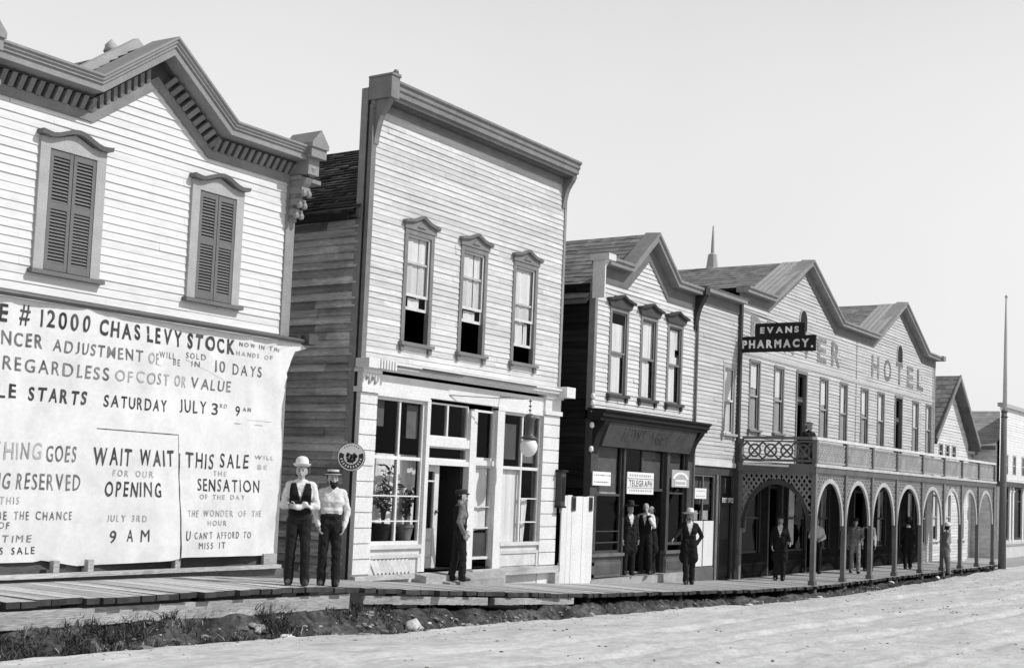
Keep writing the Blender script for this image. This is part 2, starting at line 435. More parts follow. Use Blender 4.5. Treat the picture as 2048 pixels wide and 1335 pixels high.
    sheet('ditch', list(np.arange(3, 51.9, .09)), list(np.linspace(0, 1.35, 24)), ditch_z, md, 'dark weedy ditch between the road and the boardwalk',
          ry=lambda x, r: edge_y(x)+r*max(.25, 12.15-edge_y(x)))
    # yards behind the building line and the cross street
    def yard_z(x, y): return (-2.62 if x < 51 else -2.42-.0004*(x-51))+.02*fb(x, y, .6)
    mg = M['yard'] = mk('yard_earth', .32, .95, .3, (.6, .6, .6), .4, tone=False)
    sheet('ground', axis(3, 70, .8, 900), [12.0, 12.2, 12.6]+list(np.arange(13, 24, .8))+[26, 30, 36, 45, 60, 90, 150, 300, 900], yard_z, mg, 'bare ground behind the buildings and along the cross street')
make_ground()

def make_walk():
    mb = MB(); x = 3.5; k = 0
    while x < 51.6:
        w = random.uniform(.17, .23); z0, z1 = walk_z(x), walk_z(x+w)
        e0 = 12.0+random.uniform(-.07, .05)+.05*fb(x, 5, .7); dz = random.uniform(-.006, .006); t = rt(.22)
        yb = D-.02 if x < 51 else D
        p = [(x, e0, z0-.07+dz), (x+w-.012, e0, z1-.07+dz), (x+w-.012, yb, z1-.07), (x, yb, z0-.07),
             (x, e0, z0+dz), (x+w-.012, e0, z1+dz), (x+w-.012, yb, z1), (x, yb, z0)]
        o = len(mb.v); mb.v += p
        for f, mi in (((4, 5, 6, 7), 0), ((0, 1, 5, 4), 1), ((0, 3, 2, 1), 1), ((1, 2, 6, 5), 1), ((3, 0, 4, 7), 1)):
            mb.f.append([o+i for i in f]); mb.m.append(mi); mb.t.append(t)
        x += w
    wk = mb.build('boardwalk', ['plank', 'plankend'])
    tag(wk, 'plank boardwalk running along the shop fronts', kind='structure')
    for x0, x1, za, zb, hh in ((7.9, 13.9, -1.55, -1.62, .20), (14.2, 17.3, -1.66, -1.84, .12), (17.5, 20.0, -1.86, -1.98, .11)):
        b = MB(); n = 14
        for i in range(n):
            u, v = x0+(x1-x0)*i/n, x0+(x1-x0)*(i+1)/n; q = lambda s: za+(zb-za)*(s-x0)/(x1-x0)
            hu, hv = hh*rt(.06), hh*rt(.06)
            b.hexa([(u, 12.03, q(u)-hu), (v, 12.03, q(v)-hv), (v, 12.13, q(v)-hv), (u, 12.13, q(u)-hu), (u, 12.03, q(u)), (v, 12.03, q(v)), (v, 12.13, q(v)), (u, 12.13, q(u))], 0, rt(.08))
        b.build('edge_beam', 'beam', wk)
    b = MB()
    x = 3.6
    while x < 50: b.box(x, x+.12, 12.16, 12.3, walk_z(x)-.55, walk_z(x)-.09, 0, rt(.3)); x += 1.9
    b.build('support_stub', 'plankend', wk)
make_walk()

# ---------------------------------------------------------------- building parts
def curtain(parent, x0, x1, z0, z1, y, mat='curtain', amp=.02, name='curtain', slope=0.0):
    mb = MB(); n = max(8, int((x1-x0)/.03)); ph = random.uniform(0, 6); V = []
    f = random.uniform(18, 30)
    for i in range(n+1):
        u = i/n; x = x0+(x1-x0)*u
        for z, k in ((z1, .5), ((z0+z1)/2, 1), (z0, 1.2)):
            pull = slope*(z1-z)*(1 if slope else 0)
            V.append((x+pull*u, y+amp*k*math.sin(f*x+ph)+amp*.5*math.sin(f*2.3*x), z+(.01*math.sin(9*x) if z == z0 else 0)))
    mb.add(V, [(i*3+j, i*3+j+1, (i+1)*3+j+1, (i+1)*3+j) for i in range(n) for j in range(2)])
    return mb.build(name, mat, parent, smooth=True, recalc=False)
def sash_frame(mb, x0, x1, z0, z1, y0, y1, w=.05, mull=0, m=0):
    mb.box(x0, x0+w, y0, y1, z0, z1, m); mb.box(x1-w, x1, y0, y1, z0, z1, m)
    mb.box(x0+w, x1-w, y0, y1, z1-w, z1, m); mb.box(x0+w, x1-w, y0, y1, z0, z0+w*1.3, m)
    for i in range(mull):
        xm = x0+(x1-x0)*(i+1)/(mull+1); mb.box(xm-.012, xm+.012, y0+.004, y1-.004, z0+w*1.3, z1-w, m)
def pane(parent, x0, x1, z0, z1, y, name='pane'):
    mb = MB(); mb.quad((x0, y, z0), (x1, y, z0), (x1, y, z1), (x0, y, z1))
    return mb.build(name, 'glass', parent, recalc=False)
def hood_wave(parent, x0, x1, z, mat, y=D):
    mb = MB(); n = 14; top = []
    for i in range(n+1):
        u = i/n; q = abs(u*2-1); rise = .12*(.5+.5*math.cos(min(1, q/.75)*math.pi)) if q < .75 else .02*(q-.75)/.25
        top.append((x0+(x1-x0)*u, z+rise))
    for (a, za), (b, zb) in zip(top, top[1:]):
        mb.hexa([(a, y-.13, za), (b, y-.13, zb), (b, y, zb), (a, y, za), (a, y-.15, za+.055), (b, y-.15, zb+.055), (b, y, zb+.055), (a, y, za+.055)])
    return mb.build('hood', mat, parent), top
def hood_peak(parent, x0, x1, z, rise, mat, y=D, o=.11, th=.05, fl=.28, board=True):
    w = x1-x0; top = [(x0, z), (x0+w*fl, z+rise*.35), (x0+w*.5, z+rise), (x1-w*fl, z+rise*.35), (x1, z)]
    mb = MB()
    for (a, za), (b, zb) in zip(top, top[1:]):
        mb.hexa([(a, y-o, za), (b, y-o, zb), (b, y, zb), (a, y, za), (a, y-o-.02, za+th), (b, y-o-.02, zb+th), (b, y, zb+th), (a, y, za+th)])
    return mb.build('hood', mat, parent)
def window(root, x0, x1, z0, z1, case='trim2', sashm='cream', cw=.11, y=D, head=None, meet=None, lower=None, curt=((0, 1),), sill=True, sw=.045, sillm=None, glaze=True):
    """a sash window; lower = bottom of the (raised) lower sash; curt = list of (x from, x to, z0, z1) as shares"""
    mb = MB(); yo, yi = y-.03, y+.07
    mb.box(x0-cw, x0, yo, yi, z0, z1); mb.box(x1, x1+cw, yo, yi, z0, z1)
    mb.box(x0-cw, x1+cw, yo-.003, yi, z1, z1+cw)
    w = mb.build('window', case, root)
    if sill:
        s = MB(); s.box(x0-cw-.05, x1+cw+.05, y-.10, yi, z0-.06, z0)
        s.box(x0-cw-.02, x0-cw+.07, y-.06, y, z0-.16, z0-.06); s.box(x1+cw-.07, x1+cw+.02, y-.06, y, z0-.16, z0-.06)
        s.build('sill', sillm or case, w)
    meet = meet or (z0+z1)/2; lower = z0 if lower is None else lower
    ft = MB(); sash_frame(ft, x0, x1, meet-.02, z1, y+.004, y+.022, sw); ft.build('sash', sashm, w)
    fl = MB(); sash_frame(fl, x0, x1, lower, lower+(meet-z0)+.02, y+.024, y+.042, sw); fl.build('sash', sashm, w)
    if glaze:
        pane(w, x0+sw, x1-sw, meet+.03, z1-sw, y+.013)
        pane(w, x0+sw, x1-sw, lower+sw*1.3, lower+(meet-z0)-.03, y+.033)
    W = x1-x0; Hh = z1-z0
    for c in curt:
        sh = .075*x0/y; curtain(w, x0+W*c[0]+sh, x0+W*c[1]+sh*(1.3 if c[1] > .8 else 1), z0+Hh*c[2], z0+Hh*c[3], y+.065, amp=.009, mat=(c[4] if len(c) > 4 else 'curtain'))
    return w
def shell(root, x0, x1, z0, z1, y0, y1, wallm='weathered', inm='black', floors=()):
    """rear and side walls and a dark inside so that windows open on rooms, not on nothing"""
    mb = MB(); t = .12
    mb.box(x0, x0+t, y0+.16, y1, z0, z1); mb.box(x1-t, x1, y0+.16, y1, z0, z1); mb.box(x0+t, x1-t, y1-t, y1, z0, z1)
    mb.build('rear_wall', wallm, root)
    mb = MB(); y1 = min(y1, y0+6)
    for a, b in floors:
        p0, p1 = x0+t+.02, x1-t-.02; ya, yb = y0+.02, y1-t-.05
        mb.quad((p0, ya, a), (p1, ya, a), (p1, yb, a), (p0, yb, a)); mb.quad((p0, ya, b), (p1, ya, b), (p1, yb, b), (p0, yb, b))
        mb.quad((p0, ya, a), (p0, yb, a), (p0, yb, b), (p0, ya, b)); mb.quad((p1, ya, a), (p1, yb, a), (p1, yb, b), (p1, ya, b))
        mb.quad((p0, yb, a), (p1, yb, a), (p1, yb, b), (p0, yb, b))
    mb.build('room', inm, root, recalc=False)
def scroll_bracket(mb, x0, x1, z0, z1, o0, o1, y=D, m=0, t=1.0):
    """console seen from the side: deep at the top, tapering to the wall"""
    prof = []
    for i in range(9):
        u = i/8; prof.append((y-(o0+(o1-o0)*(u**1.8)*(1+.12*math.sin(u*9))), z0+(z1-z0)*u))
    prof += [(y, z1), (y, z0)]
    mb.prism(prof, x0, x1, 'yz', m, t)

# ---------------------------------------------------------------- 1 corner store with the sale banner
def build_corner_store():
    r = thing('clapboard_store', 'white clapboard store with shuttered upper windows and bracketed gabled cornice, nearest at the left', 'store', (11.8, D, -1.5))
    x0, x1 = 8.9, 14.72; base = -1.95
    path = [(x0-.02, 4.6), (10.8, 4.6), (11.83, 5.36), (12.86, 4.6), (x1+.02, 4.6)]
    top = [(x0, 5.05), (10.6, 5.05), (11.83, 5.95), (13.06, 5.05), (x1, 5.05)]
    W = [(10.17, 10.90), (12.73, 13.45)]; wz = (2.52, 4.08)
    holes = [(a, b, wz[0], wz[1]) for a, b in W]+[(9.3, 14.2, -1.2, 1.75)]
    mb = MB(); clap(mb, PF(), x0, x1-.19, base, 5.9, .112, holes, top, lap=.013, tv=.025, seg=4.5)
    mb.build('wall', 'siding1', r)
    for a, b in ((x1-.19, x1), (x0-.02, x0+.19)): mb = MB(); mb.box(a, b, D-.035, D+.16, base, 4.62); mb.build('corner_board', 'trim1', r)
    # roof line
    mb = MB()
    sweep(mb, path, [([(.0, 0), (.045, 0), (.045, .13), (.0, .13)], 0, 1.1), ([(.0, .13), (.03, .13), (.03, .30), (.0, .30)], 0, .35),
                     ([(.0, .30), (.12, .30), (.12, .335), (.0, .335)], 0, .4)])  # upper bands darkened: shadow under the cornice put into their tone
    mb.build('frieze', 'trim2', r)
    cr = MB()
    sweep(cr, path, [([(-.12, .335), (.37, .335), (.37, .37), (.37, .425), (.395, .43), (.395, .455), (.42, .475), (.42, .50), (.445, .515), (.445, .545), (-.12, .56)], 0, 1.0)])
    c = cr.build('cornice', 'trim1', r)
    de = MB()
    for p, d, n in along(path, .135):
        q0, q1 = p+n*.12, p+n*.285
        for a in (0,):
            A = q0+d*0; B = q0+d*.072; Ct = q1+d*.072; E = q1
            f = lambda v, o: (v.x, D-o, v.z)
            de.hexa([f(A, .06), f(B, .06), f(B, .0), f(A, .0), f(E, .17), f(Ct, .17), f(Ct, .0), f(E, .0)], 0, rt(.15))
    de.build('dentil_row', 'trim2', c)
    # gable roof behind the cornice and its raised rear coping
    ro = MB()
    pk = [(10.45, 4.98), (11.83, 6.0), (13.2, 4.98)]
    for y0, y1 in ((D+.12, D+2.6),):
        shingles(ro, (pk[0][0], y0, pk[0][1]), (pk[0][0], y1, pk[0][1]), (pk[1][0], y0, pk[1][1]), (pk[1][0], y1, pk[1][1]), 9, .22, 0, .15)
        shingles(ro, (pk[2][0], y0, pk[2][1]), (pk[2][0], y1, pk[2][1]), (pk[1][0], y0, pk[1][1]), (pk[1][0], y1, pk[1][1]), 9, .22, 0, .15)
    ro.quad((x0, D+.12, 5.12), (x1, D+.12, 5.12), (x1, D+9, 4.7), (x0, D+9, 4.7), 0, .8)
    roof = ro.build('roof', 'shingle', r, recalc=False)
    cp = MB(); sweep(cp, [(10.75, 5.2), (11.83, 6.0), (12.9, 5.2)], [([(0, 0), (.12, 0), (.12, .12), (0, .13)], 0, 1.0)], y=D+.55); cp.build('coping', 'trimlight', roof)
    fi = MB(); fi.lathe([(.0, 0), (.11, .0), (.09, .06), (.09, .10), (.04, .16), (.0, .20)], (11.62, D+.75, 5.93), 10); fi.build('finial', 'trimlight', roof, smooth=True)
    # end blocks with little gables, and the stepped side brackets
    for xe, sg in ((x1-.02, 1), (x0+.02, -1)):
        b = MB(); a, e = (xe-.17, xe+.17)
        yo = D-.50
        b.box(a, e, yo, D+.1, 4.98, 5.13); b.prism([(a-.02, 5.13), (e+.02, 5.13), (e+.02, 5.2), ((a+e)/2, 5.42), (a-.02, 5.2)], yo-.03, D+.1)
        b.box(a+.05, e-.05, yo+.1, D+.1, 4.72, 4.98)
        b.lathe([(.02, 0), (.06, .05), (.085, .12), (.04, .2), (.02, .26)], ((a+e)/2, yo+.16, 4.70), 12)
        b.box(a, e+.16, yo+.24, D-.02, 4.64, 4.70)
        for i, (zz, oo) in enumerate(((4.42, .30), (4.24, .22), (4.08, .16))): 
            b.box(xe-.14, xe+.05, D-oo, D+.02, zz, zz+.10)
            for j in range(2): b.lathe([(.0, 0), (.04, .02), (.05, .06), (.03, .11), (.0, .12)], (xe-.10+.11*j, D-oo-.01, zz-.06), 8)
        scroll_bracket(b, xe-.12, xe+.03, 4.0, 4.66, .05, .36)
        b.build('end_bracket', 'trim1', r)
    ch = MB(); ch.box(15.02, 15.42, D+1.0, D+1.4, 4.4, 5.52, 0); ch.box(14.98, 15.46, D+.96, D+1.44, 5.52, 5.6)
    # shuttered windows
    for a, b in W:
        mb = MB(); cw = .15
        mb.box(a-cw, a, D-.05, D+.1, wz[0]-.02, wz[1]+.02); mb.box(b, b+cw, D-.05, D+.1, wz[0]-.02, wz[1]+.02)
        hx0, hx1 = a-.19, b+.19
        n = 14; pts = [(a-cw, wz[1]+.02)]
        mb.prism([(a-cw, wz[1]+.02), (b+cw, wz[1]+.02), (b+cw, wz[1]+.15), (b-.1, wz[1]+.17), ((a+b)/2, wz[1]+.27), (a+.1, wz[1]+.17), (a-cw, wz[1]+.15)], D-.052, D)
        w = mb.build('window', 'trimlight', r)
        hood_wave(w, hx0, hx1, wz[1]+.15, 'shutter')
        s = MB(); s.box(a-cw-.05, b+cw+.05, D-.11, D+.1, wz[0]-.075, wz[0]-.02); s.build('sill', 'shutter', w)
        xm = (a+b)/2
        for p, q in ((a+.008, xm-.006), (xm+.006, b-.008)):
            s = MB(); st = .05; zs = [wz[0], wz[0]+.85, wz[1]]
            s.box(p, p+st, D-.045, D-.01, wz[0], wz[1]); s.box(q-st, q, D-.045, D-.01, wz[0], wz[1])
            for zz, hh in ((wz[0], .10), (wz[0]+.80, .09), (wz[1]-.07, .07)): s.box(p+st, q-st, D-.043, D-.012, zz, zz+hh)
            for za, zb in ((wz[0]+.10, wz[0]+.80), (wz[0]+.89, wz[1]-.07)):
                n = int((zb-za)/.043)
                for i in range(n):
                    z = za+(zb-za)*(i+.5)/n
                    s.hexa([(p+st, D-.046, z-.02), (q-st, D-.046, z-.02), (q-st, D-.040, z-.02), (p+st, D-.040, z-.02), (p+st, D-.02, z+.016), (q-st, D-.02, z+.016), (q-st, D-.014, z+.016), (p+st, D-.014, z+.016)], 0, rt(.12))
            s.quad((p, D-.008, wz[0]), (q, D-.008, wz[0]), (q, D-.008, wz[1]), (p, D-.008, wz[1]), 0, .25)
            s.build('shutter', 'shutter', w)
    # base boards below the cloth
    mb = MB()
    mb.box(8.2, 14.45, D-.40, D-.31, -1.41, -1.355, 0, 1.15)
    mb.box(8.2, 10.75, D-.14, D-.10, -1.415, -1.10, 0, .30); mb.box(11.0, 14.4, D-.14, D-.10, -1.415, -1.10, 0, .28)
    for x in (10.42, 10.95, 12.42): mb.box(x, x+.09, D-.33, D-.25, -1.40, -1.20, 0, 1.0)
    mb.box(14.22, 14.50, D-.25, D-.19, -1.38, -1.20, 0, .9); mb.box(8.2, 14.6, D-.3, D-.05, -1.9, -1.42, 0, .35)
    mb.build('sill_board', 'beam', r)
    am = MB(); am.tube([(8.2, D-.30, 2.10), (14.95, D-.30, 2.10)], .038, 8); am.box(14.80, 15.0, D-.40, D-.18, 2.06, 2.22); am.box(14.72, 15.0, D-.24, D+.1, 2.14, 2.2)
    am.build('awning_rail', 'metal', r)
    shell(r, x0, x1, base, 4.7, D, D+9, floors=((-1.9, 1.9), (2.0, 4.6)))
build_corner_store()

def build_banner():
    y = D-.25
    r = thing('sale_banner', 'big white cloth banner painted with sale lettering hung over the store front', 'banner', (11, y, -1.3))
    def wav(x, z):
        q = 1.9-z; fold = 0
        for fx, sl, am, wd in ((9.6, .10, .018, .10), (10.7, -.05, .022, .09), (11.75, .12, .016, .12), (12.95, -.14, .024, .10), (13.7, .10, .02, .08), (14.2, .16, .022, .07)):
            fold += am*math.exp(-((x-fx-sl*q)/wd)**2)*min(1, .25+abs(z-.4)*.7)
        return fold+.022*math.sin(x*1.7+z*.8)+.014*math.sin(x*4.1-z*2.0)+.03*fb(x, z, 1.2)+.010*fb(x*1.4, z*.6, 4)+.05*max(0, (.0-z)/1.3)*math.sin(x*1.1)
    edge = [(-1.27, 14.51), (-.6, 14.47), (0.2, 14.45), (.43, 14.46), (1.0, 14.43), (1.28, 14.46), (1.40, 14.43), (1.47, 14.48), (1.58, 14.47), (1.70, 14.54), (1.84, 14.60), (1.95, 14.66), (1.985, 14.86), (2.03, 14.87), (2.06, 14.72)]
    bot = [(6, -1.22), (10.3, -1.22), (10.42, -1.20), (10.86, -1.27), (11.0, -1.29), (12.46, -1.25), (12.5, -1.25), (12.7, -1.21), (14.7, -1.225)]
    mb = MB(); zs = list(np.linspace(0, 1, 48)); nx = 110; V = []
    for w in zs:
        for i in range(nx+1):
            u = i/nx; x = 8.3+u*(14.75-8.3)
            zb = lerp_tab(bot, x); z = zb+(2.065-zb)*w
            xe = lerp_tab(edge, z)+.012*fb(z, 1, 7)
            x = 8.3+u*(xe-8.3)
            V.append((x, y-wav(x, z), z))
    mb.add(V, [(j*(nx+1)+i, j*(nx+1)+i+1, (j+1)*(nx+1)+i+1, (j+1)*(nx+1)+i) for j in range(47) for i in range(nx)])
    mb.build('cloth', 'cloth', r, smooth=True, recalc=False)
    P = lambda u, z, o: (u, y-wav(u, z)-o, z)
    T = [  # text, u0, u1, z0, z1, ink, bold, slant : lines as painted
        ('E', 9.468, 9.573, 1.743, 1.967, 0, 0.020), ('#', 9.748, 9.892, 1.728, 1.997, 0, 0.000),
        ('12000', 10.040, 10.764, 1.748, 1.970, 0, 0.012), ('CHAS', 10.932, 11.614, 1.746, 1.958, 0, 0.020),
        ('LEVY', 11.725, 12.395, 1.748, 1.967, 0, 0.022), ('STOCK', 12.498, 13.387, 1.745, 1.962, 0, 0.030),
        ('NOW IN THE', 13.481, 14.319, 1.886, 1.950, 1, 0.010), ('HANDS OF', 13.430, 14.168, 1.743, 1.810, 2, 0.010),
        ('PENCER', 9.261, 10.103, 1.465, 1.641, 1, 0.010), ('ADJUSTMENT', 10.246, 11.657, 1.461, 1.615, 1, 0.010),
        ('OF', 11.752, 11.954, 1.457, 1.612, 2, 0.015), ('WILL', 11.971, 12.271, 1.561, 1.645, 1, 0.000),
        ('BE', 12.245, 12.379, 1.478, 1.566, 1, 0.000), ('SOLD', 12.484, 12.837, 1.606, 1.689, 1, 0.000),
        ('IN', 12.593, 12.743, 1.495, 1.574, 1, 0.000), ('10', 13.009, 13.223, 1.460, 1.627, 1, 0.000),
        ('DAYS', 13.364, 13.961, 1.455, 1.615, 1, 0.000), ('REGARDLESS', 9.560, 11.136, 1.158, 1.327, 1, 0.000),
        ('OF', 11.227, 11.510, 1.165, 1.316, 2, 0.000), ('COST', 11.577, 12.189, 1.176, 1.334, 2, 0.000),
        ('OR', 12.297, 12.508, 1.186, 1.341, 2, 0.010), ('VALUE', 12.602, 13.345, 1.183, 1.339, 1, 0.000),
        ('SALE', 9.178, 9.763, 0.814, 0.988, 0, 0.010), ('STARTS', 9.943, 10.817, 0.803, 0.982, 0, 0.020),
        ('SATURDAY', 11.082, 12.172, 0.811, 0.970, 0, 0.006), ('JULY', 12.405, 12.892, 0.831, 1.009, 0, 0.000),
        ('3', 13.008, 13.124, 0.834, 1.004, 0, 0.000), ('RD', 13.164, 13.311, 0.944, 1.003, 2, 0.010),
        ('9', 13.492, 13.583, 0.840, 0.995, 0, 0.000), ('AM', 13.635, 13.789, 0.926, 0.986, 1, 0.020),
        ('EVERYTHING', 8.729, 10.193, 0.062, 0.277, 2, 0.000), ('GOES', 10.270, 10.725, 0.055, 0.260, 1, 0.000),
        ('NOTHING', 8.918, 9.771, -0.311, -0.103, 1, 0.000), ('RESERVED', 9.870, 10.816, -0.307, -0.104, 1, 0.000),
        ('THIS', 9.655, 9.943, -0.496, -0.401, 2, 0.000), ('WILL BE THE CHANCE', 9.249, 10.722, -0.688, -0.582, 1, 0.000),
        ('OF', 9.679, 9.819, -0.798, -0.712, 1, 0.000), ('LIFETIME', 9.351, 10.161, -0.967, -0.878, 1, 0.000),
        ('BUYERS SALE', 9.250, 10.224, -1.116, -1.027, 0, 0.000), ('WAIT', 10.984, 11.591, 0.038, 0.271, 0, 0.012),
        ('WAIT', 11.736, 12.317, 0.054, 0.271, 0, 0.012), ('FOR OUR', 11.307, 11.974, -0.106, -0.021, 2, 0.000),
        ('OPENING', 11.204, 12.109, -0.373, -0.174, 0, 0.006), ('JULY 3RD', 11.287, 11.900, -0.711, -0.623, 2, 0.000),
        ('9', 11.352, 11.451, -0.994, -0.827, 0, 0.000), ('A', 11.608, 11.710, -0.977, -0.815, 0, 0.000),
        ('M', 11.820, 11.949, -0.980, -0.817, 0, 0.000), ('THIS', 12.545, 13.093, 0.049, 0.267, 0, 0.000),
        ('SALE', 13.239, 13.812, 0.072, 0.278, 0, 0.000), ('WILL', 13.937, 14.285, 0.224, 0.284, 2, 0.000),
        ('BE', 14.000, 14.179, 0.075, 0.143, 2, 0.000), ('THE', 13.112, 13.377, -0.051, 0.022, 2, 0.000),
        ('SENSATION', 12.788, 14.038, -0.273, -0.094, 0, 0.000), ('OF THE DAY', 12.842, 13.755, -0.388, -0.319, 2, 0.000),
        ('THE WONDER OF THE', 12.599, 14.125, -0.639, -0.545, 2, 0.000), ('HOUR', 13.042, 13.402, -0.767, -0.694, 2, 0.000),
        ('U', 12.575, 12.677, -0.976, -0.842, 0, 0.000), ("CAN'T AFFORD TO", 12.771, 13.899, -0.956, -0.858, 1, 0.000),
        ('MISS IT', 12.857, 13.377, -1.097, -1.007, 1, 0.000)]
    for k, ink in enumerate(('inkdark', 'inkmid', 'inkfaint')):
        mb = MB()
        for t, u0, u1, z0, z1, i, bo in T:
            if i == k: text(mb, t, P, u0, u1, z0, z1, 0, bo if 'M' in t else bo+.006, jit=.06, gap=.22 if z1-z0 > .12 else .3, o=.006, slant=(.06 if t == 'STARTS' else 0))
        mb.build('lettering', ink, r, recalc=False)
    mb = MB()
    def line(a, b, w, t=1.0):
        n = 24
        for i in range(n):
            p, q = i/n, (i+1)/n; pts = []
            for f, s in ((p, -1), (q, -1), (q, 1), (p, 1)):
                u = a[0]+(b[0]-a[0])*f; z = a[1]+(b[1]-a[1])*f; ww = w*(.6+.5*abs(fb(u, z, 3)))
                d = Vector((b[0]-a[0], b[1]-a[1])).normalized(); pts.append(P(u-d.y*ww*s, z+d.x*ww*s, .004))
            mb.add(pts, [(0, 1, 2, 3)], 0, t)
    line((11.0, .515), (12.40, .505), .007); line((12.40, .505), (12.42, .05), .004); line((12.43, .25), (12.50, -1.25), .012)
    line((13.72, .80-2*.0), (14.25, .80), .002, 3); line((12.48, 1.58), (13.2, 1.35), .002, 3); line((11.9, 1.455), (12.0, 1.44), .003, 2)
    line((13.47, .735), (13.60, .735), .004, 2); line((13.9, .735), (14.05, .735), .004, 2)
    mb.build('seam', 'inkdark', r, recalc=False)
build_banner()

# ---------------------------------------------------------------- 2 false-fronted store
def build_false_front():
    r = thing('false_front_store', 'tall white false-fronted store with three open upper windows and a pale glazed shop front', 'store', (19.7, D, -1.9))
    x0, x1 = 16.5, 22.85; base = -2.3
    W = [(17.60, 18.27), (19.28, 19.97), (21.05, 21.76)]; wz = (2.43, 4.36)
    holes = [(a, b, *wz) for a, b in W]
    mb = MB(); clap(mb, PF(), x0+.10, x1-.07, 1.95, 6.42, .104, holes, None, lap=.013, tv=.09, seg=2.6)
    mb.build('wall', 'siding2', r)
    # weathered side wall, seen down the gap
    mb = MB(); clap(mb, PL(x0+.0), D+.16, D+8.6, base, 4.5, .137, (), None, lap=.034, tv=.5, seg=2.0)
    mb.quad((x0+.01, D+.1, base), (x0+.01, D+8.6, base), (x0+.01, D+8.6, 4.6), (x0+.01, D+.1, 4.6), 0, .4)
    mb.build('side_wall', 'weathered', r, recalc=False)
    mb = MB()
    for q in ((x0-.03, x0+.0, D+.10, D+.24, base, 6.7, 0, 1.25), (x0-.012, x0+.05, D+.05, D+.10, base, 6.7, 0, .12), (x0-.02, x0+.10, D-.03, D+.05, 1.95, 6.4, 0, .9), (x1-.07, x1+.01, D-.03, D+.1, 1.95, 6.4, 0, 1.3)):
        mb = MB(); mb.box(*q); mb.build('corner_board', 'trim2', r)
    # back of the false front and roof
    mb = MB(); mb.box(x0+.02, x1-.02, D+.12, D+.18, 4.4, 6.72); mb.build('front_backing', 'weathered', r)
    ro = MB(); ey = (D+.12, D+8.7)
    shingles(ro, (x0-.22, ey[0], 4.53), (x0-.22, ey[1], 4.53), (19.68, ey[0], 6.72), (19.68, ey[1], 6.72), 23, .2, 0, .55, .03)
    ro.quad((19.68, ey[0], 6.72), (19.68, ey[1], 6.72), (x1+.2, ey[1], 4.53), (x1+.2, ey[0], 4.53), 0, .9)
    ro.box(x0-.22, x0-.18, D+.26, ey[1], 4.40, 4.51, 0, .3); ro.quad((x0-.2, ey[0], 4.42), (x0+.02, ey[0], 4.42), (x0+.02, ey[1], 4.42), (x0-.2, ey[1], 4.42), 0, .3)
    ro.build('roof', 'shingle_dark', r, recalc=False)
    # crowning cornice
    cx0, cx1 = x0-.0, x1-.05
    fr = MB(); fr.box(x0, x1, D-.04, D+.12, 6.34, 6.56); fr.box(x0, x1, D-.055, D-.04, 6.34, 6.37); fr.build('frieze', 'trim2', r)
    sh_ = MB(); sh_.box(x0+.2, x1-.1, D-.22, D-.04, 6.47, 6.50, 0, .5); sh_.build('bed_mould', 'trim2', r)
    cr = MB(); sweep(cr, [(cx0, 6.5), (cx1, 6.5)], [([(-.12, .0), (.28, .0), (.28, .05), (.33, .06), (.33, .14), (.36, .17), (.36, .24), (.40, .27), (.40, .31), (-.12, .36)], 0, 1.0)])
    c = cr.build('cornice', 'trim2', r)
    e = MB(); a, b = x0-.02, x0+.20
    e.box(a, b, D-.41, D+.10, 6.48, 6.86); e.prism([(a-.02, 6.86), (b+.02, 6.86), (b, 6.91), (a, 6.90)], D-.43, D+.1)
    e.lathe([(.0, 0), (.05, .0), (.045, .04), (.055, .07), (.03, .11), (.0, .12)], (b-.06, D-.36, 6.88), 10)
    scroll_bracket(e, a+.05, b-.05, 5.72, 6.5, .04, .34)
    e.build('end_block', 'trim2', r)
    e = MB(); scroll_bracket(e, x1-.17, x1-.04, 5.85, 6.5, .04, .27); e.build('end_bracket', 'trim2', r)
    # upper windows
    for i, (a, b) in enumerate(W):
        if i < 2: meet, low, cu = 3.28, 3.02, [(0.02, .47, .44, 1), (.5, .98, .43, 1), (.1, .6, .32, .42)]
        else: meet, low, cu = 3.28, 2.76, [(.02, .5, .42, 1), (.48, .98, .45, 1), (.06, .42, .18, .42), (.5, .66, .2, .42)]
        w = window(r, a, b, wz[0], wz[1], 'trim2', 'cream', .09, head=None, meet=meet, lower=low, curt=cu, sw=.04)
        hb = MB(); xm = (a+b)/2; hb.prism([(a-.12, wz[1]+.09), (b+.12, wz[1]+.09), (b+.12, wz[1]+.19), (xm, wz[1]+.30), (a-.12, wz[1]+.19)], D-.05, D)
        hb.prism([(xm-.12, wz[1]+.15), (xm+.12, wz[1]+.15), (xm, wz[1]+.24)], D-.07, D-.05); hb.build('hood_board', 'trim2', w)
        hood_peak(w, a-.16, b+.16, wz[1]+.18, .14, 'trim2', o=.10)
    # ---- shop front
    sf = MB()
    zt = 1.45
    pilL, pilR = (x0, 16.93), (22.25, x1)
    for (a, b), capm in ((pilL, 0), (pilR, 0)):
        z = base; 
        sf.box(a, b, D-.02, D+.2, base, 1.50)
        z = -1.62
        while z < 1.42: sf.box(a-.012, b, D-.055, D-.02, z+.012, min(z+.255, 1.45)); z += .262
        sf.box(a-.03, b+.03, D-.10, D+.1, 1.46, 1.55); sf.box(a, b, D-.07, D+.1, 1.55, 1.80); sf.box(a-.03, b+.03, D-.11, D+.1, 1.80, 1.86)
    sf.box(16.93, 22.25, D-.03, D+.14, 1.50, 1.80)                        # sign band
    sf.box(16.93, 18.42, D-.05, D+.1, 1.43, 1.50); sf.box(20.60, 22.25, D-.05, D+.1, 1.43, 1.50)
    sfo = sf.build('shop_front', 'white', r)
    cp = MB(); cp.box(x0+.02, 16.66, D-.06, D-.058, 1.60, 1.74, 0, .6)
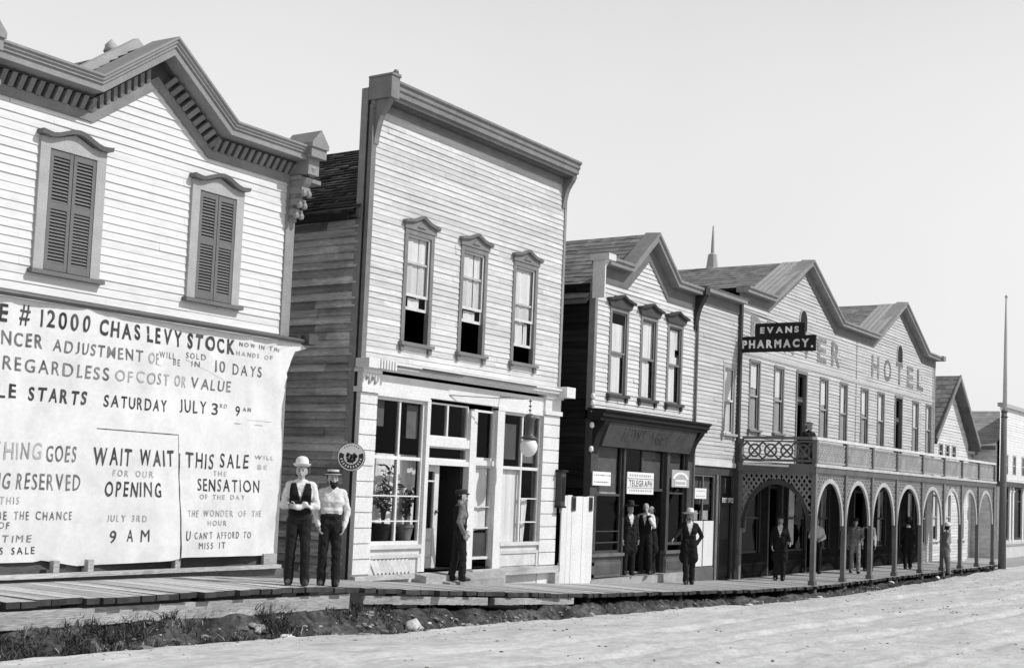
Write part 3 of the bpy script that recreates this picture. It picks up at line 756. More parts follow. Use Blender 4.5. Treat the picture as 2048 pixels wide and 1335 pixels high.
    for i in range(4): cp.lathe([(0, 0), (.035, .0), (.03, .02), (0, .03)], (x0+.10+.075*i, D-.075, 1.67+.03*(-1)**i), 7, 0, .8, Matrix.Rotation(R(90), 3, 'X'))
    cp.build('carved_cap', 'trimlight', sfo)
    co = MB()
    sweep(co, [(x0-.02, 1.86), (x1+.03, 1.86)], [([(.0, 0), (.10, 0), (.10, .03), (.20, .05), (.20, .09), (.24, .11), (.24, .14), (.0, .19)], 0, 1.0)])
    co.box(x1-.22, x1+.12, D-.34, D+.0, 1.84, 2.06); co.box(x0-.12, x0+.12, D-.30, D, 1.86, 2.02)
    for i in range(7): co.box(x0+.16+i*.075, x0+.2+i*.075, D-.27, D-.24, 1.87, 2.02)
    sc_ = co.build('cornice', 'white', sfo)
    st = MB(); st.box(17.15, 19.1, D-.262, D-.245, 1.93, 1.965, 0, .6); st.box(17.9, 21.6, D-.262, D-.242, 1.955, 1.985, 0, .45); st.build('worn_moulding', 'trim2', sc_)
    # openings: posts, transoms, windows
    def glazed(x0, x1, z0, z1, vm=(), hm=(), w=.055, part='display_window', mat='white', y=D+.02):
        mb = MB(); sash_frame(mb, x0, x1, z0, z1, y, y+.07, w)
        for v in vm: mb.box(v-.022, v+.022, y+.005, y+.065, z0+w, z1-w)
        for a, b, z, t in hm: mb.box(a, b, y+.008, y+.06, z-t/2, z+t/2)
        o = mb.build(part, mat, sfo); pane(o, x0+w, x1-w, z0+w, z1-w, y+.035); return o
    # left window
    wl = glazed(16.93, 18.36, -1.14, 1.43, (17.66,), ((16.98, 18.3, .385, .06), (16.98, 18.3, -.28, .022), (16.98, 18.3, -.72, .022)))
    wr = glazed(20.84, 22.25, -1.22, 1.43, (21.58,), ((20.9, 22.2, .33, .06), (21.6, 22.2, -.27, .022), (21.6, 22.2, -.74, .022)))
    for q in ((18.36, 18.46, D-.04, D+.12, -1.62, 1.47), (19.74, 19.86, D-.02, D+.12, -1.62, 1.36), (20.60, 20.84, D-.04, D+.12, -1.75, 1.47), (19.865, 19.98, D+.0, D+.3, -1.62, 1.40)):
        ps = MB(); ps.box(*q); ps.build('post', 'white', sfo)
    for q in ((18.46, 19.74, D-.01, D+.12, .64, .80), (18.46, 19.74, D-.01, D+.12, .30, .39), (19.98, 20.60, D, D+.1, .34, .44)):
        ps = MB(); ps.box(*q); ps.build('cross_rail', 'white', sfo)
    glazed(18.46, 19.74, .80, 1.44, (19.10,), (), .03, 'transom_light', y=D+.05)
    glazed(18.46, 19.74, .39, .64, (), (), .03, 'transom_light', y=D+.04)
    glazed(19.98, 20.60, .44, 1.40, (), (), .04, 'side_light', y=D+.05)
    wd = glazed(19.98, 20.60, -1.45, .34, (), ((20.0, 20.58, -.45, .02), (20.0, 20.58, -.85, .03)), .04, 'side_light', 'cream', y=D+.05)
    lo = MB(); lo.box(20.02, 20.56, D+.10, D+.13, -1.42, -.95, 0, 1.2); lo.build('panel', 'darkgrey', wd)
    curtain(wd, 20.1, 20.78, -.90, .34, D+.13, amp=.012)
    # window backs
    curtain(wl, 17.38, 18.02, -.78, .46, D+.40, amp=.012); curtain(wl, 18.10, 18.62, -.95, .46, D+.38, amp=.025); 
    b = MB(); b.box(16.98, 17.34, D+.13, D+.135, .92, 1.42, 0, 1); b.box(17.98, 18.3, D+.13, D+.135, .75, 1.34, 0, 1.1); b.build('blind', 'blind', wl)
    curtain(wr, 20.95, 21.74, -1.15, .32, D+.12, amp=.006); curtain(wr, 21.76, 22.0, -1.15, -.28, D+.13, slope=-.16)
    b = MB(); b.box(20.95, 21.5, D+.13, D+.135, .5, 1.2, 0, .8); b.box(21.62, 22.2, D+.13, D+.135, .45, 1.0, 0, 1.3); b.build('blind', 'blind', wr)
    # stall boards below the windows
    for a, b2, sl in ((16.93, 18.36, 1), (20.84, 22.25, 0)):
        k = MB()
        k.box(a, b2, D+.0, D+.1, base, -1.14); k.box(a, b2, D-.05, D+.02, -1.20, -1.13); k.box(a, b2, D-.04, D, -1.36, -1.30, 0, .9)
        k.box(b2-.09, b2, D-.035, D, -1.62, -1.36); k.box(a, a+.05, D-.035, D, -1.62, -1.36)
        if sl:
            x = a+.08
            while x < b2-.3: k.bar((x, D-.012, -1.38), (x+.16, D-.012, -1.62), .085, .02, (0, -1, 0), 0, rt(.06)); x += .105
        else: k.box(a+.06, b2-.1, D-.02, D, -1.60, -1.38)
        k.build('stall_board', 'cream', sfo)
    # double door, left leaf pulled to, right leaf open
    d = MB(); yd = D+.14; a, b2 = 18.48, 19.02
    d.box(a, a+.09, yd, yd+.045, -1.58, .30); d.box(b2-.13, b2, yd-.004, yd+.05, -1.58, .30); d.box(a+.09, b2-.13, yd, yd+.045, .18, .30)
    d.box(a+.09, b2-.13, yd, yd+.045, -.92, -.86); d.box(a+.09, b2-.13, yd+.01, yd+.035, -1.58, -.92); d.box(a+.12, b2-.17, yd-.012, yd+.01, -1.40, -1.05, 0, .8); d.box(a+.14, b2-.19, yd-.02, yd, -1.36, -1.10)
    d.box(a+.09, b2-.13, yd, yd+.045, -.01, .02)
    do = d.build('door', 'cream', sfo); pane(do, a+.09, b2-.13, -.86, .18, yd+.02)
    h = MB(); h.lathe([(0, 0), (.03, .0), (.035, .03), (0, .05)], (b2-.06, yd-.01, -.55), 10, 0, 1, Matrix.Rotation(R(90), 3, 'X')); h.build('handle', 'metal', do)
    d2 = MB(); d2.box(19.68, 19.73, D+.14, D+.75, -1.58, .30, 0, .5); d2.build('door', 'darkgrey', sfo)
    # interior
    shell(r, x0+.02, x1, base, 4.5, D, D+8.6, floors=((-1.60, 1.8), (1.98, 4.4)))
    # step and loose sill timbers
    s = MB()
    s.hexa([(18.2, D-.30, -1.80), (20.7, D-.30, -1.97), (20.7, D+.0, -1.97), (18.2, D, -1.80), (18.2, D-.30, -1.68), (20.7, D-.30, -1.68), (20.7, D, -1.64), (18.2, D, -1.64)])
    s.hexa([(18.7, D-.46, -1.86), (20.4, D-.46, -1.96), (20.4, D-.30, -1.96), (18.7, D-.30, -1.86), (18.7, D-.46, -1.80), (20.4, D-.46, -1.78), (20.4, D-.30, -1.76), (18.7, D-.30, -1.78)], 0, .9)
    s.box(19.8, 22.85, D-.16, D-.02, -1.76, -1.63, 0, 1.3); s.box(22.70, 22.86, D-.18, D, -2.1, -1.76, 0, 1.3)
    s.box(16.5, 18.1, D-.12, D-.02, -1.72, -1.64, 0, 1.2)
    s.build('door_step', 'beam', r)
    # lamp bracket
    return r
build_false_front()

def potted_plant(label, loc, h, kind, rad):
    r = thing('potted_plant', label, 'plant', loc, None)
    x, y, z = loc
    p = MB(); p.lathe([(.0, 0), (.11, 0), (.15, .22), (.165, .22), (.165, .27), (.14, .27), (.13, .22), (.0, .22)], loc, 16); p.build('pot', 'trim2' if kind else 'dark', r, smooth=False)
    st = MB(); lf = MB(); rnd = random.Random(int(x*100))
    for i in range(9 if kind == 0 else 12):
        a = rnd.uniform(0, 6.28); lean = rnd.uniform(.1, .9)*rad; hh = h*rnd.uniform(.45, 1)
        pts = [Vector((x, y, z+.22)), Vector((x+math.cos(a)*lean*.3, y+math.sin(a)*lean*.2, z+.22+hh*.55)), Vector((x+math.cos(a)*lean, y+math.sin(a)*lean*.5, z+.22+hh))]
        st.tube(pts, [.012, .008, .004], 5)
        for j in range(16 if kind == 0 else 9):
            u = rnd.uniform(.35, 1.05); q = pts[0].lerp(pts[1], u*2) if u < .5 else pts[1].lerp(pts[2], u*2-1)
            b = rnd.uniform(0, 6.28); L = rnd.uniform(.1, .2) if kind == 0 else rnd.uniform(.05, .10); wd = .02 if kind == 0 else .045
            dv = Vector((math.cos(b), math.sin(b)*.6, rnd.uniform(-.5, .6))).normalized(); sd = dv.cross(Vector((rnd.uniform(-1, 1), rnd.uniform(-1, 1), .4))).normalized()
            lf.add([q, q+dv*L*.5+sd*wd, q+dv*L, q+dv*L*.5-sd*wd], [(0, 1, 2, 3)], 0, rnd.uniform(.5, 1.5))
    st.build('stem', 'leaf', r); lf.build('foliage', 'leaf', r, recalc=False)
potted_plant('tall spiky palm-like plant in a dark pot inside the glazed shop front', (17.58, D+.24, -1.06), 1.15, 0, .42)
potted_plant('smaller round-leaved plant in a pale pot beside the taller one in the shop window', (18.18, D+.22, -1.06), .72, 1, .30)

def build_front_things():
    # arc lamp hung from a bracket
    x, y = 20.75, D-.68
    r = thing('hanging_lamp', 'dark arc lamp with a clear glass globe hanging before the shop front', 'lamp', (x, y, .55))
    a = MB(); a.tube([(19.0, D-.03, 1.60), (19.9, D-.35, 1.62), (x, y, 1.66)], .012, 6); a.tube([(x-.1, D-.03, 1.70), (x, y, 1.66)], .012, 6); a.build('bracket_arm', 'metal', r)
    c = MB(); c.tube([(x, y, 1.66), (x, y, 1.38)], .008, 6)
    for z in (1.60, 1.50, 1.42): c.lathe([(0, 0), (.03, .01), (.03, .03), (0, .04)], (x, y, z), 8)
    c.build('chain', 'metal', r)
    b = MB(); b.lathe([(0, 1.38), (.05, 1.37), (.10, 1.33), (.115, 1.28), (.10, 1.24), (.085, 1.22), (.085, .98), (.10, .95), (.15, .92), (.16, .89), (.12, .88), (0, .88)], (x, y, 0), 18); b.build('housing', 'metal', r, smooth=True)
    g = MB(); g.lathe([(.05, .88), (.13, .86), (.17, .78), (.165, .69), (.12, .60), (.05, .55), (0, .54)], (x, y, 0), 20)
    gm = bpy.data.materials.new('lamp_globe'); gm.use_nodes = True; b_ = gm.node_tree.nodes['Principled BSDF']
    b_.inputs['Base Color'].default_value = (.92, .92, .92, 1); b_.inputs['Roughness'].default_value = .10; b_.inputs['Transmission Weight'].default_value = .2; b_.inputs['IOR'].default_value = 1.2
    g.build('globe', gm, r, smooth=True)
    q = MB(); q.lathe([(0, .80), (.035, .80), (.035, .68), (0, .66)], (x, y, 0), 8); q.build('carbon_holder', 'metal', r)
    # round enamel sign on a flange
    c0 = Vector((16.14, D-.22, .345)); n = Vector((-.86, -.50, 0)).normalized(); u = Vector((.50, -.86, 0)).normalized(); rad = .235
    if u.x < 0: u = -u
    r = thing('round_sign', 'round white enamel sign with a dark ring and emblem on the store corner', 'sign', (c0.x, c0.y, c0.z-rad))
    P = lambda a, b, o: tuple(c0+u*a+Vector((0, 0, b))+n*o)
    def disc(mb, ra, rb, a0, a1, o, t=1.0, m=0, k=40):
        for i in range(k):
            p, q = a0+(a1-a0)*i/k, a0+(a1-a0)*(i+1)/k
            mb.quad(P(ra*math.cos(p), ra*math.sin(p), o), P(rb*math.cos(p), rb*math.sin(p), o), P(rb*math.cos(q), rb*math.sin(q), o), P(ra*math.cos(q), ra*math.sin(q), o), m, t)
    mb = MB(); disc(mb, 0, rad, 0, 2*math.pi, .012); disc(mb, 0, rad, 0, 2*math.pi, -.012)
    for i in range(40):
        p, q = 2*math.pi*i/40, 2*math.pi*(i+1)/40
        mb.quad(P(rad*math.cos(p), rad*math.sin(p), -.012), P(rad*math.cos(q), rad*math.sin(q), -.012), P(rad*math.cos(q), rad*math.sin(q), .012), P(rad*math.cos(p), rad*math.sin(p), .012))
    mb.build('plate', 'enamel', r, recalc=False)
    mb = MB(); disc(mb, .125, .205, R(160), R(380), .015); disc(mb, .235, .226, 0, 2*math.pi, .014)
    for i in range(46):
        a = random.uniform(0, 6.28); q = .085*math.sqrt(random.random()); s = random.uniform(.012, .03)
        cx, cy = q*math.cos(a), q*.9*math.sin(a)-.01
        mb.quad(P(cx-s, cy-s*.4, .0152), P(cx+s*.3, cy-s, .0152), P(cx+s, cy+s*.5, .0152), P(cx-s*.4, cy+s, .0152), 0, rt(.5))
    for i in range(7):
        a = R(52+i*12.6); mb.quad(*[P(.19*math.cos(a)+dx, .19*math.sin(a)+dy, .015) for dx, dy in ((-.008, -.01), (.008, -.01), (.008, .01), (-.008, .01))])
    mb.build('emblem', 'inkdark', r, recalc=False)
    mb = MB()
    for i in range(11):
        a = R(192+i*15.6); s = .016; ca, sa = math.cos(a), math.sin(a)
        pts = [(.165+dr, dt) for dr, dt in ((-.018, -.010), (.018, -.010), (.018, .010), (-.018, .010))]
        mb.quad(*[P(q*ca-t*sa, q*sa+t*ca, .017) for q, t in pts])
    mb.build('lettering', 'enamel', r, recalc=False)
    mb = MB(); mb.bar(c0+u*.1, c0+u*.1+Vector((.3, .3, 0)), .03, .03); mb.build('flange', 'metal', r)
    # call box on the right pilaster
    x, y = 22.88, D-.10
    r = thing('wall_box', 'narrow dark wooden box fixed to the right pilaster of the shop front', 'box', (x, D-.05, -.42))
    mb = MB(); mb.box(x-.10, x+.06, y-.10, D-.06, -.40, .30); mb.build('case', 'darkgrey', r)
    mb = MB(); mb.box(x-.13, x+.10, y-.13, D-.055, .30, .35); mb.box(x-.12, x+.08, y-.12, D-.055, -.44, -.40); mb.build('lid', 'dark', r)
    mb = MB(); mb.box(x-.07, x+.03, y-.112, y-.10, -.3, .2); mb.build('door', 'dark', r)
    # gate across the gap
    r = thing('board_gate', 'tall whitewashed vertical-board gate closing the gap beside the false-fronted store', 'gate', (23.55, D-.1, -2.05))
    mb = MB(); x = 22.93
    while x < 24.2:
        w = random.uniform(.17, .22); x2 = min(x+w-.006, 24.22); mb.box(x, x2, D-.14+random.uniform(-.005, .005), D-.11, -2.06, -.17-random.uniform(0, .03), 0, rt(.06)); x += w
    mb.build('board', 'white', r)
    mb = MB()
    for z in (-.55, -1.7): mb.box(22.95, 24.2, D-.11, D-.06, z, z+.12)
    mb.build('rail', 'weathered', r)
    for i, (px, w) in enumerate(((23.30, .15), (24.02, .13))):
        q = thing('notice_plate', 'small dark notice plate on the board gate, '+('nearer the white shop front' if i == 0 else 'nearer the dark shop front'), 'notice', (px, D-.145, -.55))
        mb = MB(); mb.box(px, px+w, D-.165, D-.146, -.50, -.20); mb.build('plate', 'darkgrey', q)
        mb = MB(); mb.box(px+.02, px+w-.02, D-.168, D-.1655, -.46, -.24); mb.build('face', 'dark', q)
build_front_things()

# ---------------------------------------------------------------- 3 telegraph office
def gable_roof(r, x0, x1, xr, ze, zr, y0, y1, rows, mat, tv=.25, ex=.2):
    ro = MB()
    for xe in (x0, x1):
        s = (zr-ze)/(xr-xe); xo = xe+(-ex if xe < xr else ex); zo = ze-abs(s)*ex
        shingles(ro, (xo, y0, zo), (xo, y1, zo), (xr, y0, zr), (xr, y1, zr), rows, .22, 0, tv*.8, .012)
    ro.prism([(x0-ex, ze-abs(zr-ze)/(xr-x0)*ex-.03), (xr, zr-.03), (x1+ex, ze-abs(zr-ze)/(x1-xr)*ex-.03), (x1+ex, ze-abs(zr-ze)/(x1-xr)*ex-.12), (xr, zr-.12), (x0-ex, ze-abs(zr-ze)/(xr-x0)*ex-.12)], y0+.02, y1-.02, 'xz', 0, .5)
    return ro.build('roof', mat, r, recalc=False)
def build_telegraph():
    r = thing('telegraph_office', 'two-storey telegraph office with a small gable, three curtained upper windows and a dark shop front', 'store', (26.8, D, -2.1))
    x0, x1 = 24.2, 29.25; base = -2.4
    path = [(x0-.02, 4.56), (25.62, 4.56), (26.62, 5.36), (27.62, 4.56), (x1+.02, 4.56)]
    top = [(x0, 4.95), (25.5, 4.95), (26.62, 5.85), (27.74, 4.95), (x1, 4.95)]
    W = [(24.95, 25.64), (26.40, 27.06), (27.76, 28.41)]; wz = (2.11, 3.98)
    holes = [(a, b, *wz) for a, b in W]
    mb = MB(); clap(mb, PF(), x0+.08, x1, 1.72, 5.85, .105, holes, top, lap=.018, tv=.07, seg=3)
    mb.build('wall', 'siding3', r)
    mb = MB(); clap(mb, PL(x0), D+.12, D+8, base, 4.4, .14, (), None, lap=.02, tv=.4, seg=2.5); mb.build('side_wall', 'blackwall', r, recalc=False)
    mb = MB(); mb.box(x0-.02, x0+.09, D-.03, D+.12, 1.7, 4.6); mb.build('corner_board', 'trim2', r); mb = MB(); mb.tube([(x1-.02, D-.06, -2.2), (x1-.02, D-.06, 4.2)], .035, 8, 0, .8); mb.build('downspout', 'trim2', r)
    sec = [([(.0, 0), (.035, 0), (.035, .36), (.0, .36)], 0, .75)]
    mb = MB(); sweep(mb, path, sec); mb.build('frieze', 'trim2', r)
    mb = MB(); sweep(mb, path, [([(-.1, .36), (.26, .36), (.26, .44), (.30, .47), (.30, .53), (-.1, .55)], 0, 1.1)]); c = mb.build('cornice', 'trim2', r)
    b = MB(); b.box(x0-.06, x0-.02, D-.27, D+.04, 4.15, 5.02, 0, 1.0); b.box(x0-.10, x0+.22, D-.38, D+.1, 4.98, 5.12, 0, .9); scroll_bracket(b, x0-.02, x0+.10, 4.3, 5.0, .03, .28); b.build('end_bracket', 'white', r)
    b = MB(); scroll_bracket(b, x1-.16, x1+.03, 4.05, 4.95, .04, .30, t=.5); b.box(x1-.18, x1+.05, D-.34, D, 4.93, 5.12, 0, .8); b.build('end_bracket', 'darkgrey', r)
    gable_roof(r, x0, x1, 26.62, 4.28, 6.02, D+.1, D+8.2, 15, 'shingle')
    for i, (a, b) in enumerate(W):
        cu = [[(.05, .95, .47, .86), (.05, .62, .02, .48)], [(.05, .52, .46, .98), (.5, .95, .5, .98), (.05, .55, .03, .47)], [(.08, .5, .5, .97), (.55, .95, .72, .97), (.06, .5, .02, .5), (.5, .9, .5, .62)]][i]
        w = window(r, a, b, *wz, 'trim2', 'trim2', .09, meet=3.05, curt=cu, sw=.04, sillm='darkgrey')
        hb = MB(); xm = (a+b)/2; hb.prism([(a-.12, wz[1]+.09), (b+.12, wz[1]+.09), (b+.22, wz[1]+.22), (xm+.2, wz[1]+.36), (xm-.2, wz[1]+.36), (a-.22, wz[1]+.22)], D-.07, D); hb.build('hood_board', 'darkgrey', w)
        hood_peak(w, a-.24, b+.24, wz[1]+.22, .13, 'darkgrey', o=.13, fl=.3)
    # dark shop front
    sf = MB()
    sf.box(x0, x0+.30, D-.05, D+.15, base, 1.5); sf.box(28.92, x1, D-.05, D+.15, base, 1.5)
    sf.box(25.72, 25.80, D-.03, D+.12, -1.95, 1.0); sf.box(27.86, 28.0, D-.03, D+.12, -1.95, 1.2)
    sf.box(x0+.30, 28.92, D, D+.12, .98, 1.5)
    so = sf.build('shop_front', 'darkgrey', r)
    sg = MB(); sg.hexa([(x0+.35, D-.10, .93), (28.9, D-.10, .93), (28.9, D, .93), (x0+.35, D, .93), (x0+.35, D-.30, 1.46), (28.9, D-.30, 1.46), (28.9, D, 1.46), (x0+.35, D, 1.46)], 0, 1.15)
    sgo = sg.build('sign_board', 'darkgrey', so)
    tx = MB(); Q = lambda u, z, o: (u, D-.10-(z-.93)/.53*.20-o, z)
    text(tx, 'NEWS AGENCY', Q, 25.3, 28.1, 1.06, 1.36, 0, .02, o=.004); tx.build('lettering', 'inkdark', so, recalc=False)
    co = MB(); sweep(co, [(x0-.15, 1.47), (x1+.12, 1.47)], [([(.0, 0), (.34, 0), (.34, .06), (.40, .09), (.40, .15), (.46, .20), (.46, .24), (.0, .27)], 0, 1.0)])
    for a in (x0+.02, 28.95): scroll_bracket(co, a, a+.24, .75, 1.48, .06, .36)
    co.build('cornice', 'dark', so)
    def glz(a, b, z0, z1, name, mat='darkgrey', w=.05, y=D+.03, hm=(), vm=()):
        mb = MB(); sash_frame(mb, a, b, z0, z1, y, y+.06, w)
        for z, t in hm: mb.box(a+w, b-w, y+.006, y+.05, z-t/2, z+t/2)
        for v in vm: mb.box(v-.02, v+.02, y+.004, y+.055, z0+w, z1-w)
        o = mb.build(name, mat, so); pane(o, a+w, b-w, z0+w, z1-w, y+.03); return o
    wl = glz(24.5, 25.72, -1.44, .98, 'display_window', hm=((-.14, .05), (-.95, .02), (-1.2, .02)))
    wr = glz(28.0, 28.92, -1.30, .98, 'display_window', hm=((-.05, .04),))
    for w_, a, b, z in ((wl, 24.56, 25.66, -.08), (wr, 28.05, 28.86, .30)):
        q = MB(); q.box(a, b, D+.13, D+.136, z, .93, 0, .85); q.box(a, b, D+.12, D+.14, z-.04, z, 0, 3.6); q.build('blind', 'blind', w_)
    tl = glz(25.80, 27.86, -.02, .98, 'transom_light', vm=(26.75,), y=D+.06)
    q = MB(); q.box(26.8, 27.8, D+.13, D+.136, .02, .9, 0, .7); q.box(26.8, 27.8, D+.12, D+.14, -.02, .02, 0, 3); q.build('blind', 'blind', tl)
    q = MB(); q.prism([(25.86, .02), (26.14, .02), (25.86, .86)], D+.12, D+.128); q.build('curtain', 'curtain', tl)
    for a, b in ((24.22, 25.74), (27.84, 29.2)):
        k = MB(); k.box(a, b, D-.02, D+.12, base, -1.44, 0, 1.5); k.box(a-.03, b+.03, D-.09, D+.06, -1.50, -1.43, 0, 2.2); k.box(a+.06, b-.06, D-.05, D-.02, -1.95, -1.62, 0, 1.9); k.box(a+.12, b-.12, D-.06, D-.05, -1.88, -1.69, 0, 1.5)
        k.build('stall_board', 'darkgrey', so)
    # recessed entry with its door
    e = MB(); e.box(25.80, 25.86, D+.1, D+1.3, -1.98, .0); e.box(27.80, 27.86, D+.1, D+1.3, -1.98, .0); e.box(25.86, 27.80, D+1.3, D+1.36, -1.98, 1.0); e.build('entry_wall', 'dark', so)
    d = MB(); d.box(26.35, 27.25, D+1.24, D+1.3, -1.95, -.02); d.box(26.5, 27.1, D+1.22, D+1.24, -.95, -.15, 0, 3); d.build('door', 'dark', so)
    s = MB(); s.hexa([(x0, D-.16, -2.12), (28.9, D-.16, -2.2), (28.9, D+1.3, -2.2), (x0, D+1.3, -2.12), (x0, D-.16, -1.99), (28.9, D-.16, -1.95), (28.9, D+1.3, -1.95), (x0, D+1.3, -1.97)]); s.build('door_sill', 'beam', so)
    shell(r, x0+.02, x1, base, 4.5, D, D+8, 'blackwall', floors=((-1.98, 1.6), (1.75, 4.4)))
build_telegraph()

def insulators():
    for i, (z, what) in enumerate(((1.93, 'topmost of the column of white insulators at the corner of the telegraph office'), (1.78, 'white insulator second from the top at the corner of the telegraph office'),
                                 (1.62, 'white insulator third from the top, just above the dark shop front cornice'), (1.30, 'white insulator level with the bracket of the dark shop front'), (.78, 'lowest white insulator on the dark corner, well below the others'))):
        r = thing('insulator', what, 'insulator', (24.13, D-.03, z), 'insulators up the corner of the telegraph office')
        mb = MB(); mb.lathe([(0, -.01), (.03, 0), (.055, .03), (.045, .06), (.05, .085), (.03, .12), (0, .125)], (24.10, D-.10, z), 12); mb.build('bell', 'enamel', r, smooth=True)
        mb = MB(); mb.tube([(24.10, D-.10, z), (24.12, D-.09, z-.04), (24.2, D-.02, z-.05)], .01, 6); mb.build('pin', 'metal', r)
insulators()

def flat_sign(name, label, x0, x1, z0, z1, y, mat='enamel', lines=(), ink='inkmid', rows=0, cat='sign', frame=None):
    r = thing(name, label, cat, ((x0+x1)/2, y, z0))
    mb = MB(); mb.box(x0, x1, y-.012, y+.012, z0, z1); mb.build('board', mat, r)
    if frame:
        mb = MB(); sash_frame(mb, x0-.015, x1+.015, z0-.015, z1+.015, y-.02, y+.01, .03); mb.build('frame', frame, r)
    tx = MB(); P = lambda u, z, o: (u, y-.012-o, z)
    for s, a, b, c, d in lines: text(tx, s, P, a, b, c, d, 0, .03, o=.004)
    for k in range(rows):                                     # lines of small print too worn to read
        z = z0+(z1-z0)*(k+.5)/rows; u = x0+.06
        while u < x1-.08:
            w = random.uniform(.02, .07); tx.quad(P(u, z-.012, .004), P(u+w, z-.012, .004), P(u+w, z+.012, .004), P(u, z+.012, .004), 0, rt(.4)); u += w+random.uniform(.015, .05)
    tx.build('lettering', ink, r, recalc=False)
    return r
flat_sign('wall_sign', 'small two-tier white sign at the left edge of the dark shop front', 24.22, 25.0, .06, .36, D-.09, rows=2)
flat_sign('telegraph_sign', 'white three-line sign reading TELEGRAPH in the middle of the dark shop front', 25.82, 27.1, -.10, .40, D-.06, 'enamel', [('TELEGRAPH', 25.9, 27.02, .07, .22)], 'inkmid', 0)
def sign_rules():
    r = [o for o in bpy.data.objects if o.name == 'telegraph_sign'][0]; mb = MB()
    for z in (.045, .255): mb.box(25.84, 27.08, D-.080, D-.072, z-.009, z+.009)
    for z0 in (-.045, .30):
        u = 25.93
        while u < 26.98: w = random.uniform(.02, .05); mb.box(u, u+w, D-.078, D-.072, z0, z0+.05); u += w+.05
    mb.build('ruled_line', 'inkfaint', r)
sign_rules()
def arched_sign():
    x0, x1, z0, z1, y = 28.04, 28.98, .10, .52, D-.06
    r = thing('arched_sign', 'square sign with a pale arched band and name plate over the right shop window', 'sign', ((x0+x1)/2, y, z0))
    mb = MB(); mb.box(x0, x1, y-.012, y+.012, z0, z1); mb.build('board', 'trimlight', r)
    mb = MB(); n = 16; xm = (x0+x1)/2
    for i in range(n):
        a, b = math.pi*(.06+.88*i/n), math.pi*(.06+.88*(i+1)/n); f = lambda t, q: (xm-math.cos(t)*.44*q, y-.016, z0+.17+math.sin(t)*.20*q)
        mb.quad(f(a, 1.0), f(b, 1.0), f(b, .72), f(a, .72))
    mb.box(xm-.30, xm+.30, y-.02, y-.013, z0+.03, z0+.18); mb.build('band', 'enamel', r)
    mb = MB(); u = xm-.27
    while u < xm+.24: w = random.uniform(.02, .06); mb.box(u, u+w, y-.024, y-.0205, z0+.07, z0+.14); u += w+.03
    mb.build('lettering', 'inkfaint', r)
arched_sign()

# ---------------------------------------------------------------- 4 narrow shop between the telegraph office and the hotel
def build_narrow_shop():
    r = thing('narrow_shop', 'narrow clapboard shop wedged between the telegraph office and the hotel', 'store', (30.5, D, -2.2))
    x0, x1 = 29.27, 31.80; base = -2.5
    holes = [(31.0, 31.62, 1.57, 3.30)]
    mb = MB(); clap(mb, PF(), x0, x1, .80, 5.0, .105, holes, None, lap=.018, tv=.06, seg=3); mb.build('wall', 'siding4', r)
    mb = MB(); mb.box(x0, x1, D-.03, D+.1, 4.78, 5.06, 0, .8); mb.build('frieze', 'trim2', r)
    mb = MB(); sweep(mb, [(x0+.02, 5.06), (x1, 5.06)], [([(-.1, 0), (.26, .0), (.26, .08), (.30, .13), (-.1, .15)], 0, 1.2)]); mb.build('cornice', 'trim2', r)
    mb = MB(); mb.quad((x0, D, 5.2), (x1, D, 5.2), (x1, D+8, 4.9), (x0, D+8, 4.9)); mb.build('roof', 'shingle', r, recalc=False)
    mb = MB(); mb.box(x0, x1, D-.05, D+.1, .68, .80, 0, 1.6); mb.build('belt_board', 'trimlight', r)
    window(r, 31.0, 31.62, 1.57, 3.30, 'trimlight', 'cream', .08, curt=[(.05, .95, .5, .98), (.1, .6, .03, .5, 'cream')], sw=.04)
    sf = MB(); sf.box(x0, x1, D-.0, D+.1, .46, .68); sf.box(x0+.02, x0+.10, D-.02, D+.1, base, .46); sf.box(30.68, 30.80, D-.03, D+.1, base, .46, 0, 2.6); sf.box(30.88, 30.93, D-.02, D+.1, base, .46, 0, 1.5); sf.box(x1-.1, x1, D-.02, D+.1, base, .46)
    sf.box(x0+.1, 30.68, D, D+.1, base, -1.90, 0, 2.0); so = sf.build('shop_front', 'darkgrey', r)
    mb = MB(); sash_frame(mb, x0+.1, 30.68, -1.90, .46, D+.03, D+.09, .05); mb.box(29.98, 30.02, D+.032, D+.085, -1.85, .41); w = mb.build('display_window', 'trim2', so); pane(w, x0+.15, 30.63, -1.85, .41, D+.06)
    for a, b in ((29.44, 29.97), (30.03, 30.61)):
        mb = MB(); mb.box(a, b, D+.0, D+.025, -1.86, -.72); mb.build('shutter', 'white', w)
        curtain(w, a, b-.1, -.70, -.46, D+.12, mat='trimlight', amp=.008)
    q = MB(); q.box(29.4, 30.6, D+.14, D+.146, -.3, .40, 0, .8); q.build('blind', 'blind', w)
    d = MB(); d.box(30.95, 31.68, D+.05, D+.10, -2.2, -.1); d.box(31.05, 31.58, D+.03, D+.05, -1.2, -.2, 0, 2); d.build('door', 'dark', so)
    q = MB(); q.box(30.93, 31.7, D+.05, D+.1, -.1, .46, 0, .6); q.box(31.30, 31.33, D+.02, D+.05, .0, .40, 0, 6); q.build('transom_light', 'dark', so)
    shell(r, x0, x1, base, 5.0, D, D+8, floors=((-2.2, .6), (.8, 4.8)))
build_narrow_shop()
flat_sign('post_office_sign', 'small dark sign with white lettering over the door beside the hotel', 30.98, 31.72, -.27, -.09, D-.03, 'dark', [('POST', 31.01, 31.31, -.245, -.115), ('OFFICE', 31.36, 31.69, -.245, -.115)], 'enamel')
flat_sign('window_sign', 'plain white sign fixed across the window above the white shutters', 29.32, 29.98, -.16, .10, D-.06, rows=2, ink='inkfaint')

